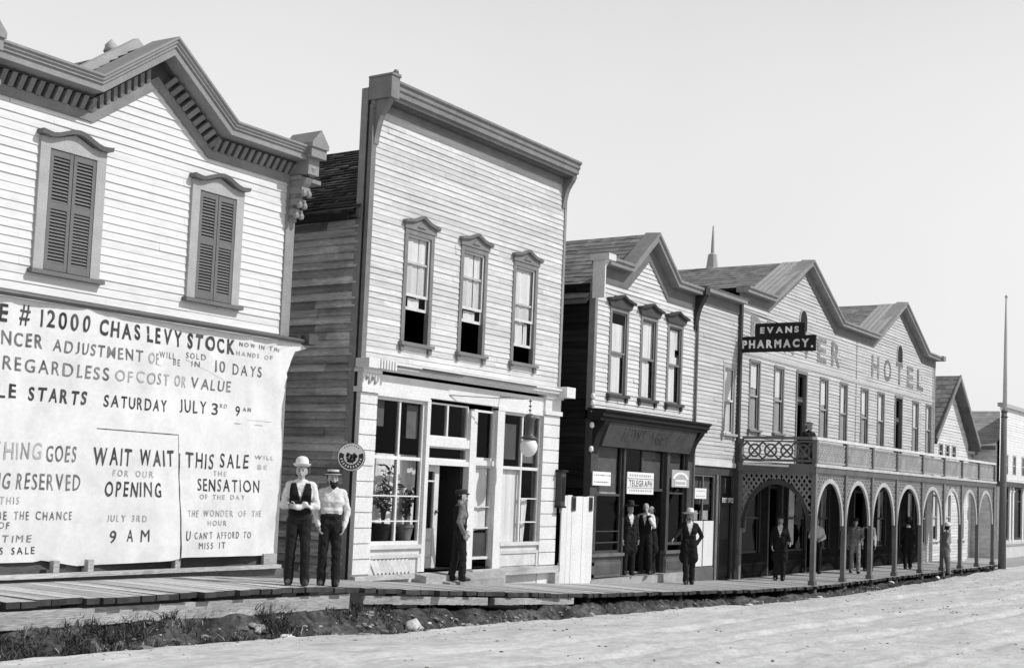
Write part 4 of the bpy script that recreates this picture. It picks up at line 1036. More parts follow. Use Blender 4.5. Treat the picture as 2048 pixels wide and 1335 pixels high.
# ---------------------------------------------------------------- 5 hotel
def build_hotel():
    r = thing('hotel', 'long clapboard hotel with two gables, painted lettering and an arcaded balcony', 'hotel', (41, D, -2.3))
    x0, x1 = 31.85, 50.15; base = -2.6; ty = 5.15
    g1, g2 = (33.86, 36.5, 39.15), (42.9, 45.65, 48.42)
    path = [(x0-.02, ty), (g1[0], ty), (g1[1], 6.58), (g1[2], ty), (g2[0], ty), (g2[1], 6.60), (g2[2], ty+.02), (x1+.02, ty)]
    top = [(x0, ty+.2), (g1[0]-.1, ty+.2), (g1[1], 6.75), (g1[2]+.1, ty+.2), (g2[0]-.1, ty+.2), (g2[1], 6.75), (g2[2]+.1, ty+.2), (x1, ty+.2)]
    up = [(32.66, 33.26), (34.38, 34.98), (37.98, 38.58), (39.74, 40.33), (41.74, 42.36), (43.45, 44.06), (47.42, 48.05), (49.10, 49.68)]
    doors = [(36.06, 36.76), (45.34, 46.06)]
    lowW = [(32.3, 33.5), (35.6, 36.9), (38.2, 38.9), (39.9, 40.6), (43.6, 44.4), (45.2, 46.0), (47.0, 47.7), (48.6, 49.3)]
    lowD = [(34.2, 35.1), (37.1, 38.0), (41.3, 42.5)]
    holes = [(a, b, 1.77, 3.62) for a, b in up]+[(a, b, .80, 3.62) for a, b in doors]+[(a, b, -1.6, .30) for a, b in lowW]+[(a, b, -2.3, .30) for a, b in lowD]
    mb = MB(); clap(mb, PF(), x0+.05, 48.4, .72, 6.6, .105, holes, top, lap=.018, tv=.05, seg=3.6); clap(mb, PF(), 48.4, x1, base, 6.6, .105, holes, top, lap=.018, tv=.05, seg=3.6)
    mb.build('wall', 'siding4', r)
    mb = MB(); clap(mb, PF(), x0+.05, 48.4, base, .72, .13, holes, None, lap=.015, tv=.15, seg=3); mb.build('lower_wall', 'blackwall', r)  # arcade shade put into the colour: wall and casings near black here
    for q in ((x0-.06, x0+.06, D-.10, D+.1, -2.3, 5.2, 0, .28), (x1-.1, x1+.02, D-.03, D+.1, base, 5.2, 0, 1.5), (41.18, 41.24, D-.02, D, .8, 5.15, 0, 1.2)):
        mb = MB(); mb.box(*q); mb.build('corner_board', 'trim2', r)
    mb = MB(); mb.box(x0+.1, x1-.1, D-.03, D, 3.80, 3.90, 0, 1.2); mb.build('belt_board', 'trimlight', r)
    mb = MB(); sweep(mb, path, [([(.0, 0), (.035, 0), (.035, .26), (.0, .26)], 0, .8)]); mb.build('frieze', 'trim2', r)
    mb = MB(); sweep(mb, path, [([(-.1, .26), (.26, .26), (.26, .33), (.31, .37), (.31, .42), (-.1, .44)], 0, 1.25)])
    mb.box(x1, x1+.32, D-.34, D+.1, ty+.28, ty+.46, 0, 1.2); mb.build('cornice', 'trim2', r)
    # two roofs running back, their pale board edges to the front
    for g, rows in ((g1, 16), (g2, 16)):
        ro = MB(); zr = 7.02
        for xe in (g[0]-.35, g[2]+.35):
            shingles(ro, (xe, D+.75, ty+.35), (xe, D+9, ty+.35), (g[1], D+.75, zr), (g[1], D+9, zr), rows, .22, 0, .16, .008)
            ro2 = 3
            for k in range(5):
                a, b = k/5, (k+1)/5
                ro.quad((xe, D-.2+a*.95, ty+.36), (xe, D-.2+b*.95-.015, ty+.36), (g[1], D-.2+b*.95-.015, zr+.02), (g[1], D-.2+a*.95, zr+.02), 1, rt(.08))
        ro.build('roof', ['shingle', 'trimlight'], r, recalc=False)
    mb = MB()
    for a, b in ((x0, g1[0]), (g1[2], g2[0]), (g2[2], x1)): mb.quad((a, D+.1, ty+.40), (b, D+.1, ty+.40), (b, D+9, ty+.2), (a, D+9, ty+.2))
    mb.build('valley_roof', 'shingle', r, recalc=False)
    # spire-shaped ventilator on the first ridge
    mb = MB(); c = (36.6, D+3.1, 0)
    mb.lathe([(.0, 6.85), (.26, 6.85), (.19, 7.05), (.14, 7.45), (.06, 7.5), (.045, 7.9), (.02, 8.35), (0, 8.4)], c, 10); mb.box(c[0]-.42, c[0]+.42, c[1]-.35, c[1]+.35, 6.78, 6.86)
    mb.build('ventilator', 'trimlight', r)
    # painted name
    mb = MB()
    for s, a in (('B', 32.60), ('E', 33.70), ('A', 34.98), ('V', 36.33), ('E', 37.62), ('R', 38.84)): text(mb, s, PF(), a, a+.78, 4.12, 4.88, 0, .02, o=.022)
    for s, a in (('H', 42.70), ('O', 44.0), ('T', 45.34), ('E', 46.62), ('L', 47.85)): text(mb, s, PF(), a, a+.78, 4.12, 4.88, 0, .02, o=.022)
    mb.build('lettering', 'hotelletter', r, recalc=False)
    # little arched gable lights
    for xm in (36.42, 45.72):
        m2 = MB(); m3 = MB(); n = 12; pts = [(xm-.24, 4.92)]+[(xm-.24*math.cos(math.pi*i/n), 5.22+.30*math.sin(math.pi*i/n)) for i in range(n+1)]+[(xm+.24, 4.92)]
        m2.prism([(xm+(a-xm)*1.28, 5.2+(b-5.2)*1.16) for a, b in pts], D-.035, D-.002); w = m2.build('gable_light', 'trimlight', r)
        m3.prism(pts, D-.05, D-.036); m3.build('pane', 'dark', w)
    # upper windows and balcony doors
    for i, (a, b) in enumerate(up):
        lo = (.66, .60, .62, .55, .60, .55, .5, .55)[i]
        window(r, a, b, 1.77, 3.62, 'trim2', 'trimlight', .075, curt=[(.06, .94, lo-.04, .98), (.1, .62, .03, lo-.05, 'trimlight')], sw=.035, meet=1.77+1.85*.5, sill=(i < 2))
    for a, b in doors:
        mb = MB(); mb.box(a-.08, a, D-.04, D+.1, .80, 3.62); mb.box(b, b+.08, D-.04, D+.1, .80, 3.62); mb.box(a-.08, b+.08, D-.043, D+.1, 3.62, 3.72); fr = mb.build('door_frame', 'trim2', r)
        mb = MB(); sash_frame(mb, a, b, 2.88, 3.60, D+.06, D+.1, .05, 1); mb.box(a, b, D+.06, D+.11, 2.80, 2.88, 0, 2); mb.build('transom_light', 'darkgrey', fr)
        mb = MB(); sash_frame(mb, a, b, .80, 2.80, D+.08, D+.12, .09); mb.box(a+.09, b-.09, D+.09, D+.11, .92, 1.6); mb.build('door', 'dark', fr)
    for i, (a, b) in enumerate(lowW):
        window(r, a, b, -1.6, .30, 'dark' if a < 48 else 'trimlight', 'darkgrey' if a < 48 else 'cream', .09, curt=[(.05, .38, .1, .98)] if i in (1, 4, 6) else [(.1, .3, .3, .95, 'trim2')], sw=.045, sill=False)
    for a, b in lowD:
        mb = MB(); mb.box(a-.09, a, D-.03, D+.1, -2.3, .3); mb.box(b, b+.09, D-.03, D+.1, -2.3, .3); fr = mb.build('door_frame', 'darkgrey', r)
        mb = MB(); sash_frame(mb, a, b, -2.25, .28, D+.08, D+.12, .1); mb.build('door', 'dark', fr)
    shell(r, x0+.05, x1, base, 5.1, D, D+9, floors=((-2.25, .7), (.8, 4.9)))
    # ---- arcaded balcony
    y = 12.12; xs = [31.95, 34.2, 36.4, 38.65, 41.25, 43.7, 45.9, 48.15, 50.4]
    dk = MB(); dk.box(xs[0]-.10, xs[-1]+.10, y-.06, D-.02, .70, .80, 0, .9); dk.box(xs[0]-.12, xs[-1]+.12, y-.10, y-.055, .775, .85, 0, 1.7); dk.box(xs[0]-.11, xs[-1]+.11, y-.075, y-.055, .62, .775, 0, .42)
    dk.box(xs[0]-.13, xs[0]-.10, y-.05, D-.05, .60, .84, 0, .5)
    for q in xs[1:-1]: dk.box(q-.04, q+.04, y, D-.05, .56, .70, 0, .4)
    deck = dk.build('balcony', 'porch', r)
    for q in xs:
        mb = MB(); mb.box(q-.065, q+.065, y-.06, y+.06, -2.45, .66, 0, .62); mb.box(q-.095, q+.095, y-.085, y+.085, -2.45, -2.15, 0, .5); mb.box(q-.06, q+.06, y-.065, y+.055, .84, 1.47, 0, .5)
        mb.build('post', 'porch', deck)
    for y2 in (D-.10,):
        mb = MB(); mb.box(xs[0]-.07, xs[0]+.07, y2-.07, y2+.06, -2.3, 1.47, 0, .6); mb.build('post', 'porch', deck)
    def arch(P, a, b, zs, zt, zap, rim, sp_, lw, rimm='porchlight'):
        """spandrel boards over an arched opening, from springing zs to the top zt; apex zap"""
        n = 22; pm = (a+b)/2; hw = (b-a)/2
        mbp = MB(); mbr = MB()
        def curve(t, q): return pm-math.cos(t)*hw*q, zs+math.sin(t)*(zap-zs)*(1 if q == 1 else q*.98+.02)
        for i in range(n):
            t0, t1 = math.pi*i/n, math.pi*(i+1)/n
            (u0, v0), (u1, v1) = curve(t0, 1), curve(t1, 1)
            (p0, q0), (p1, q1) = curve(t0, 1-rim), curve(t1, 1-rim)
            p = [P(u0, v0, .02), P(u1, v1, .02), P(p1, q1, .02), P(p0, q0, .02)]; k = [P(u0, v0, -.04), P(u1, v1, -.04), P(p1, q1, -.04), P(p0, q0, -.04)]
            mbr.hexa(p+k)
        # openwork spandrels of crossed laths
        upv = tuple(Vector(P(0, 0, 1))-Vector(P(0, 0, 0))); x = a-1.2; N_ = 40
        while x < b+1.2:
            for s in (1, -1):
                st = None; last = None
                for j in range(N_+1):
                    z = zs+(zt-zs)*j/N_; u = x+s*(z-zs)*.7
                    ok = a+.01 < u < b-.01 and z > zs+(zap-zs)*math.sqrt(max(0, 1-((u-pm)/hw)**2))-.01
                    if ok and st is None: st = (u, z)
                    if st and (not ok or j == N_):
                        e2 = last if not ok else (u, z)
                        if e2 and abs(e2[1]-st[1]) > .02: mbp.bar(P(st[0], st[1], .006*s), P(e2[0], e2[1], .006*s), lw, .012, upv, 0, rt(.12))
                        st = None
                    last = (u, z) if ok else None
            x += sp_
        pa, pb = P(a, zt-.03, .0), P(b, zt-.03, .0); mbp.bar(pa, pb, .06, .03, upv, 0, 1.0)
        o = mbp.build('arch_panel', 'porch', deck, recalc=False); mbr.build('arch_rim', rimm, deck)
    def lattice(P, a, b, z0, z1, st, w, t=1.0, rings=False):
        mb = MB(); Hh = z1-z0; up = tuple(Vector(P(0, 0, 1))-Vector(P(0, 0, 0))); x = a-Hh; k = 0
        while x < b+Hh:
            for s in (1, -1):
                p0, p1 = x, x+s*Hh; za, zb = z0, z1
                lo, hi = min(p0, p1), max(p0, p1)
                if hi <= a or lo >= b: continue
                def clip(u): return z0+(u-p0)/(p1-p0)*Hh
                ua, ub = max(lo, a), min(hi, b)
                if ub-ua < .03: continue
                mb.bar(P(ua, clip(ua), .012*s), P(ub, clip(ub), .012*s), w, .018, up, 0, t*rt(.1))
            x += st
        if rings:
            u = a+st/2
            while u < b:
                n = 14; c = z0+Hh/2; rr = Hh*.36
                for i in range(n):
                    p, q = 2*math.pi*i/n, 2*math.pi*(i+1)/n
                    mb.bar(P(u+rr*math.cos(p), c+rr*math.sin(p), .0), P(u+rr*math.cos(q), c+rr*math.sin(q), .0), w, .03, up, 0, t)
                u += st
        mb.build('lattice', 'porchlight' if not rings else 'porch', deck)
    F = PF(y); E = lambda u, z, o: (xs[0]-o, u, z)
    for a, b in zip(xs, xs[1:]):
        arch(F, a+.075, b-.075, -.75, .62, .50, .10, .125, .040)
        lattice(F, a+.07, b-.07, .94, 1.38, .115, .028)
        mb = MB(); mb.box(a+.06, b-.06, y-.03, y+.03, .88, .94, 0, 1.2); mb.box(a+.06, b-.06, y-.03, y+.03, 1.38, 1.42, 0, 1.0); mb.build('rail', 'porch', deck)
    mb = MB(); mb.box(xs[0]-.08, xs[-1]+.08, y-.08, y+.06, 1.47, 1.545, 0, 1.5); mb.build('hand_rail', 'porchlight', deck)
    arch(E, y+.075, D-.17, -.9, .62, .42, .10, .14, .04, 'darkgrey')  # shade of this end put into a darker rim colour
    lattice(E, y+.10, D-.18, .95, 1.40, .45, .045, .45, True)  # end lattice and rails toned down as well, imitating shade
    mb = MB(); mb.box(xs[0]-.04, xs[0]+.04, y+.07, D-.16, 1.47, 1.545, 0, .6); mb.box(xs[0]-.03, xs[0]+.03, y+.07, D-.16, 1.40, 1.44, 0, .5); mb.box(xs[0]-.03, xs[0]+.03, y+.07, D-.16, .89, .95, 0, .5); mb.build('hand_rail', 'porch', deck)
    for p in ((y+.35, D-.25),):
        mb = MB(); mb.tube([(xs[0]-.16, p[0]+.3, .77), (xs[0]-.16, p[1], .80)], .03, 8); mb.build('pipe', 'enamel', deck)
build_hotel()

def pharmacy_sign():
    x = 31.92
    r = thing('pharmacy_sign', 'two-tier dark sign with white letters reading EVANS PHARMACY projecting over the balcony', 'sign', (x, 13.2, 3.76))
    mb = MB(); mb.box(x-.04, x+.04, 12.46, 13.85, 4.20, 4.52); mb.build('upper_board', 'dark', r)
    mb = MB(); mb.box(x-.04, x+.04, 12.16, 14.24, 3.78, 4.20); mb.build('lower_board', 'dark', r)
    P = lambda u, z, o: (x-.04-o, -u, z)
    mb = MB(); text(mb, 'EVANS', P, -13.70, -12.62, 4.27, 4.44, 0, .05, gap=.25, o=.005); text(mb, 'PHARMACY.', P, -14.20, -12.22, 3.88, 4.10, 0, .05, gap=.2, o=.005); mb.build('lettering', 'enamel', r, recalc=False)
    mb = MB()
    for ya, yb, z in ((12.3, 14.2, 4.23), ): mb.box(x-.02, x+.02, 12.46, 13.85, 4.52, 4.55); mb.tube([(x, 13.2, 4.54), (x, 14.25, 4.95)], .012, 6)
    mb.build('hanger', 'metal', r)
pharmacy_sign()

# ---------------------------------------------------------------- 6 far buildings and the pole
def build_far():
    r = thing('gabled_house', 'steep-gabled clapboard house beyond the hotel with three small attic windows', 'house', (53.4, D+.3, -2.3))
    y = D+.35; xm, hw = 53.6, 2.9; ze, zp = 2.55, 4.95; base = -2.6
    top = [(xm-hw, ze), (xm, zp), (xm+hw, ze)]
    W = [(52.15, 52.6), (53.1, 53.55), (54.05, 54.5)]; LW = [(51.3, 52.0), (53.2, 53.9), (55.2, 55.9)]
    holes = [(a, b, 1.75, 2.3) for a, b in W]+[(a, b, -1.5, .3) for a, b in LW]
    mb = MB(); clap(mb, PF(y), xm-hw, xm+hw, base, zp, .12, holes, top, lap=.018, tv=.05, seg=3.4); mb.build('wall', 'siding3', r)
    mb = MB(); clap(mb, PL(xm-hw), y+.1, y+8, base, ze, .12, (), None, tv=.05); mb.build('side_wall', 'siding3', r, recalc=False)
    gable_roof(r, xm-hw, xm+hw, xm, ze+.1, zp+.22, y-.45, y+8.3, 14, 'shingle', .2, .35)
    mb = MB(); sweep(mb, [(xm-hw-.3, ze-.2), (xm, zp+.05), (xm+hw+.3, ze-.2)], [([(.40, 0), (.45, 0), (.45, .16), (.40, .16)], 0, 1.0), ([(.0, .0), (.40, .0), (.40, .03), (.0, .03)], 0, .6)], y=y); mb.build('barge_board', 'trim2', r)
    for a, b in W: window(r, a, b, 1.75, 2.3, 'trimlight', 'trimlight', .06, y=y, curt=[], sw=.03, sill=False)
    for a, b in LW: window(r, a, b, -1.5, .3, 'cream', 'trimlight', .1, y=y, curt=[(.1, .6, .3, .95)], sw=.04)
    shell(r, xm-hw+.02, xm+hw, base, ze, y, y+8, floors=((-2.3, 1.2), (1.4, 2.5)))
    r = thing('white_store', 'white false-fronted store with a pale shingle roof and dark shop front at the far right', 'store', (64, D, -2.4))
    x0, x1 = 60.5, 68.0
    ws = [(61.55, 62.0, 1.40, 2.25), (63.1, 63.55, 1.40, 2.25), (64.9, 65.35, 1.40, 2.25), (66.6, 67.05, 1.40, 2.25)]
    mb = MB(); clap(mb, PF(), x0, x1, 1.05, 4.45, .12, ws, None, lap=.010, tv=.04); mb.build('wall', 'white', r)
    mb = MB(); clap(mb, PL(x0), D+.1, D+9, -2.5, 2.75, .13, (), None, tv=.08); mb.build('side_wall', 'siding3', r, recalc=False)
    ro = MB(); shingles(ro, (x0-.35, D+.1, 2.62), (x0-.35, D+9.4, 2.62), (63.6, D+.1, 4.42), (63.6, D+9.4, 4.42), 14, .3, 0, .12, .01); ro.quad((63.6, D+.1, 4.42), (63.6, D+9.4, 4.42), (x1, D+9.4, 2.6), (x1, D+.1, 2.6)); ro.box(x0-.36, x0-.30, D+.1, D+9.4, 2.44, 2.60, 0, .4); ro.build('roof', 'shingle_pale', r, recalc=False)
    mb = MB(); mb.box(x0-.05, x1, D-.16, D+.1, 4.43, 4.60); mb.build('cornice', 'trimlight', r)
    for a, b, c, d in ws: window(r, a, b, c, d, 'trimlight', 'cream', .07, curt=[(0, 1, .4, 1)], sw=.03, sill=False)
    mb = MB(); mb.box(x0-.08, x1, D-.22, D+.1, .82, 1.05, 0, 1.1); mb.build('shop_cornice', 'darkgrey', r)
    for k, xx in enumerate((x0+.02, 62.35, 62.95, 64.9, 65.5, 67.4)):
        mb = MB(); mb.box(xx, xx+.26, D-.05, D+.1, -1.75, .82); mb.box(xx-.03, xx+.29, D-.08, D+.08, .6, .68); mb.build('post', 'white', r)
    mb = MB(); mb.box(x0, x1, D-.03, D+.1, -2.5, -1.62, 0, .9); mb.box(x0, x1, D-.06, D-.03, -1.9, -1.80, 0, .5); mb.build('stall_board', 'cream', r)
    for a, b in ((60.8, 62.33), (63.23, 64.88), (65.78, 67.38)):
        mb = MB(); sash_frame(mb, a, b, -1.6, .8, D+.02, D+.08, .06); mb.box(a, b, D+.025, D+.075, .15, .21); w = mb.build('display_window', 'darkgrey', r); pane(w, a+.06, b-.06, -1.54, .74, D+.05)
    mb = MB(); mb.box(62.62, 62.94, D+.05, D+.1, -1.62, .8); mb.build('door', 'darkgrey', r)
    shell(r, x0+.02, x1, -2.5, 2.6, D, D+9, floors=((-1.65, .9), (1.1, 2.55)))
    # low annex between the house and the store
    r = thing('annex', 'low flat-roofed annex between the gabled house and the white far store', 'annex', (58.6, D+1, -2.4))
    mb = MB(); clap(mb, PF(D+1.2), 56.9, 60.4, -2.5, 2.2, .13, [(57.6, 58.4, -1.4, .5)], None, tv=.06); mb.build('wall', 'siding3', r)
    window(r, 57.6, 58.4, -1.4, .5, 'trimlight', 'cream', .08, y=D+1.2, curt=[(0, .6, .3, 1)], sw=.04, sill=False)
    mb = MB(); mb.box(56.8, 60.45, D+.95, D+6, 2.2, 2.36, 0, .7); mb.build('roof', 'trim2', r)
    shell(r, 56.9, 60.4, -2.5, 2.15, D+1.2, D+6, floors=((-2.4, 2.1),))
    # flag pole at the end of the walk
    r = thing('flag_pole', 'tall pole, stout and dark below and slim and pale above, ending the arcade', 'pole', (50.95, 11.9, -2.4))
    mb = MB(); mb.tube([(50.95, 11.9, -2.45), (50.98, 11.9, 1.0), (51.0, 11.9, 3.6)], [.145, .125, .105], 12); mb.build('lower_mast', 'pole', r, smooth=True)
    mb = MB(); mb.tube([(51.0, 11.88, 3.2), (51.02, 11.88, 6.4), (51.03, 11.88, 7.9)], [.085, .06, .035], 10); mb.lathe([(0, 0), (.06, .03), (.05, .1), (0, .13)], (51.03, 11.88, 7.88), 10); mb.build('top_mast', 'poletop', r, smooth=True)
    mb = MB()
    for z in (3.3, 3.5): mb.lathe([(.09, 0), (.13, 0), (.13, .05), (.09, .05)], (51.0, 11.89, z), 14)
    mb.build('band', 'metal', r)
M['shingle_pale'] = mk('pale_shingles', .30, .9, .2, (3, 3, 3), .3)
build_far()

# ---------------------------------------------------------------- people
def capsule(a, b, ra, rb, n=10, k=4):
    a, b = Vector(a), Vector(b); d = b-a; L = d.length
    d = d.normalized() if L > 1e-5 else Vector((0, 0, 1))
    ref = Vector((0, 0, 1)) if abs(d.z) < .9 else Vector((0, 1, 0)); u = d.cross(ref).normalized(); v = d.cross(u)
    rings = []
    for i in range(k+1): t = -math.pi/2+math.pi/2*i/k; rings.append((a+d*ra*math.sin(t), max(1e-3, ra*math.cos(t))))
    for i in range(k+1): t = math.pi/2*i/k; rings.append((b+d*rb*math.sin(t), max(1e-3, rb*math.cos(t))))
    V = [c+(u*math.cos(2*math.pi*j/n)+v*math.sin(2*math.pi*j/n))*r for c, r in rings for j in range(n)]
    Fc = [(i*n+j, i*n+(j+1) % n, (i+1)*n+(j+1) % n, (i+1)*n+j) for i in range(len(rings)-1) for j in range(n)]
    Fc += [tuple(range(n-1, -1, -1)), tuple((len(rings)-1)*n+j for j in range(n))]
    return V, Fc
def person(label, loc, face, feet=((-.11, 0), (.11, 0)), knees=None, elbows=None, wrists=None, hands=None, head=(0, 0), lean=0.0, hipdrop=0.0,
           top='shirt', legs='trouser', vest=False, coat=False, apron=None, hat='bowler', hatm='hatlight', beard=None, voxel=.016, sc=1.0, hair=True, vneck='shirt', group=None, gap=None, swing=0.0):
    """one standing figure; local frame faces -y, x to the figure's own left; joints given in metres"""
    r = thing('person', label, 'person', loc, group); r.rotation_euler = (0, 0, face); r['_loc'] = (0, 0, 0); r.scale = (sc*.88, sc*.95, sc)
    P = []                                                     # primitives: a, b, ra, rb, material slot
    sk, tp, lg, sh = 0, 1, 2, 3
    hz = .90-hipdrop; hy = lean*.2
    sp = lambda z: -lean*max(0, z-.9)                           # forward lean of the spine
    fx = [(f[0], f[1]) for f in feet]
    lift = [f[2] if len(f) > 2 else 0 for f in feet]
    for i, s in enumerate((-1, 1)):
        hip = Vector((s*.092, hy, hz)); an = Vector((fx[i][0], fx[i][1]+.02, .085+lift[i]))
        kn = Vector(knees[i]) if knees else hip.lerp(an, .52)+Vector((s*.006, -.03, 0))
        fat = 1.10
        P += [(hip, kn, .098*fat, .074*fat, lg), (kn, an+Vector((0, 0, .0)), .074*fat, .070*fat, lg), (an, an+Vector((0, -.015, -.03)), .070, .074, lg)]
        toe = Vector((s*.025, -.155, 0)); base = Vector((an.x, an.y, .045+lift[i]*.9))
        P += [(base+Vector((0, .045, 0)), base+toe*.55, .042, .043, sh), (base+toe*.55, base+toe, .043, .033, sh)]
    P += [((-.075, hy, hz+.02), (.075, hy, hz+.02), .118, .118, lg), ((-.07, sp(1.03), 1.03-hipdrop), (.07, sp(1.03), 1.03-hipdrop), .108, .108, lg if not coat else tp)]
    P += [((-.075, sp(1.12), 1.12-hipdrop), (.075, sp(1.12), 1.12-hipdrop), .110, .110, tp), ((-.088, sp(1.25), 1.25-hipdrop), (.088, sp(1.25), 1.25-hipdrop), .122, .122, tp),
          ((-.10, sp(1.33)+.01, 1.33-hipdrop), (.10, sp(1.33)+.01, 1.33-hipdrop), .105, .105, tp), ((-.155, sp(1.385)+.015, 1.385-hipdrop), (.155, sp(1.385)+.015, 1.385-hipdrop), .066, .066, tp),
          ((-.07, sp(1.41)+.02, 1.415-hipdrop), (.07, sp(1.41)+.02, 1.415-hipdrop), .056, .056, tp)]
    if coat:
        for s in (-1, 1):
            P += [((s*.08, hy, 1.0-hipdrop), (s*.11, hy+.01, .62), .125, .15, tp)]
        P += [((-.08, hy, .8), (.08, hy, .8), .14, .14, tp), ((-.10, hy, .60), (.10, hy, .60), .13, .13, tp)]
    nk = Vector((0, sp(1.43)+.02, 1.42-hipdrop)); hd = Vector((0, sp(1.57)-.005, 1.575-hipdrop))
    P += [(nk, hd+Vector((0, .012, -.045)), .056, .054, sk), (nk+Vector((0, 0, .0)), nk+Vector((0, -.006, .035)), .066, .060, tp)]
    Rh = Matrix.Rotation(head[0], 3, 'Z') @ Matrix.Rotation(head[1], 3, 'X')
    def hp(x, y, z): return hd+Rh @ Vector((x, y, z))
    P += [(hp(0, .012, .035), hp(0, .018, .01), .090, .088, sk), (hp(0, -.028, .03), hp(0, -.035, -.03), .070, .062, sk), (hp(0, -.052, -.075), hp(0, -.04, -.05), .036, .052, sk),
          (hp(0, -.098, .01), hp(0, -.117, -.022), .011, .017, sk), (hp(-.082, .015, .0), hp(-.08, .02, -.035), .016, .011, sk), (hp(.082, .015, .0), hp(.08, .02, -.035), .016, .011, sk),
          (hp(-.032, -.085, .035), hp(.032, -.085, .035), .016, .016, sk), (hp(-.02, -.098, -.058), hp(.02, -.098, -.058), .010, .010, sk)]
    el = elbows or [(-.235, .03, 1.11), (.235, .03, 1.11)]; wr = wrists or [(-.24, -.05, .87), (.24, -.05, .87)]
    hands = hands or [None, None]
    fing = MB(); handdirs = []
    for i, s in enumerate((-1, 1)):
        shd = Vector((s*.185, sp(1.38)+.015, 1.375-hipdrop)); e = Vector(el[i]); w = Vector(wr[i])
        P += [(shd, e, .066, .056, tp), (e, w, .056, .043, tp)]
        if hands[i] == 'hidden': continue
        d = Vector(hands[i]) if hands[i] else (w-e).normalized(); d.normalize()
        ins = Vector((-s, 0, 0)) if abs(d.x) < .8 else Vector((0, -1, 0))
        side = d.cross(ins).normalized(); ins = side.cross(d).normalized()         # ins: palm side, side: across the knuckles
        if side.y > 0: side = -side
        pc = w+d*.055
        for q in (-.022, 0, .022): P.append((w+d*.02+side*q*.7, w+d*.085+side*q, .020, .019, sk))
        # four fingers curled towards the palm and a thumb from the side of the palm
        for j, (q, L) in enumerate(((-.030, .062), (-.010, .072), (.010, .068), (.029, .054))):
            b0 = w+d*.088+side*q*.95; k1 = b0+d*L*.5+ins*.006; k2 = k1+d*L*.32+ins*L*.34; k3 = k2+d*L*.10+ins*L*.30
            fing.tube([b0-d*.012, b0, k1, k2, k3], [.0098, .0098, .0090, .0082, .006], 7)
        t0 = w+d*.03+side*.034*(1); t1 = t0+side*.026+d*.028+ins*.008; t2 = t1+d*.032+ins*.012
        fing.tube([t0-side*.01, t0, t1, t2], [.0125, .0125, .0105, .0075], 7)
    V = []; Fc = []
    for a, b, ra, rb, m in P:
        v, f = capsule(a, b, ra, rb); o = len(V); V += v; Fc += [[o+i for i in q] for q in f]
    me = bpy.data.meshes.new('body'); me.from_pydata([tuple(v) for v in V], [], Fc)
    tmp = bpy.data.objects.new('tmp', me); COL.objects.link(tmp)
    rm = tmp.modifiers.new('r', 'REMESH'); rm.mode = 'VOXEL'; rm.voxel_size = voxel
    sm = tmp.modifiers.new('s', 'SMOOTH'); sm.factor = .5; sm.iterations = 3
    dg = bpy.context.evaluated_depsgraph_get(); body = bpy.data.meshes.new_from_object(tmp.evaluated_get(dg))
    bpy.data.objects.remove(tmp); bpy.data.meshes.remove(me)
    n = len(body.vertices); co = np.empty(n*3, np.float32); body.vertices.foreach_get('co', co); co = co.reshape(-1, 3)
    seed = len(bpy.data.objects)*1.37                              # cloth folds: small horizontal creases on the clothes
    nf = len(body.polygons); fc = np.empty(nf*3, np.float32); body.polygons.foreach_get('center', fc); fc = fc.reshape(-1, 3)
    def dist(pts):
        best = np.full(len(pts), 9e9); mi = np.zeros(len(pts), int)
        for a, b, ra, rb, m in P:
            A = np.array(a); Bv = np.array(b)-A; L2 = max(1e-9, Bv@Bv); t = np.clip((pts-A)@Bv/L2, 0, 1)
            dd = np.linalg.norm(pts-A-t[:, None]*Bv, axis=1)-(ra+(rb-ra)*t)
            k = dd < best; best[k] = dd[k]; mi[k] = m
        return mi
    vm = dist(co); nr = np.empty(n*3, np.float32); body.vertices.foreach_get('normal', nr); nr = nr.reshape(-1, 3)
    for i in range(n):
        if vm[i] in (1, 2) and co[i][2] < 1.40:
            x, y, z = co[i]; q = mnoise.noise(Vector((x*7+seed, y*7, z*13+x*9)))*.013+mnoise.noise(Vector((x*18+seed, y*18, z*30-x*14)))*.006
            co[i] += nr[i]*q
    co[:, 2] = np.maximum(co[:, 2], .0)
    body.vertices.foreach_set('co', co.ravel())
    mi = dist(fc); arms = np.abs(fc[:, 0]) > .16
    mats = ['skin', top, legs, 'shoe', vneck]
    # shirt front showing in the neck of a coat or vest
    front = fc[:, 1] < sp(1.3)-.03
    def vmask(z0, w): return front & (fc[:, 2]+hipdrop > z0) & (fc[:, 2]+hipdrop < 1.5) & (np.abs(fc[:, 0]) < w*(fc[:, 2]+hipdrop-z0)/(1.43-z0))
    if coat: mi[(mi == 1) & vmask(1.16, .085)] = 4; mi[(mi == 1) & (fc[:, 2]+hipdrop > 1.425) & (np.abs(fc[:, 0]) < .075)] = 4
    for k in mats: body.materials.append(M[k])
    body.polygons.foreach_set('material_index', mi.astype(np.int32)); body.polygons.foreach_set('use_smooth', [True]*nf)
    # fingers join the body mesh
    bm = bmesh.new(); bm.from_mesh(body)
    if fing.v:
        vs_ = [bm.verts.new(v) for v in fing.v]
        for f in fing.f:
            q = bm.faces.new([vs_[i] for i in f]); q.material_index = 0; q.smooth = True
    bm.to_mesh(body); bm.free()
    body.name = 'body'
    ob = bpy.data.objects.new('body', body); COL.objects.link(ob); ob.parent = r
    def part(mb, name, mat, smooth=True): return mb.build(name, mat, r, smooth=smooth, z=0)
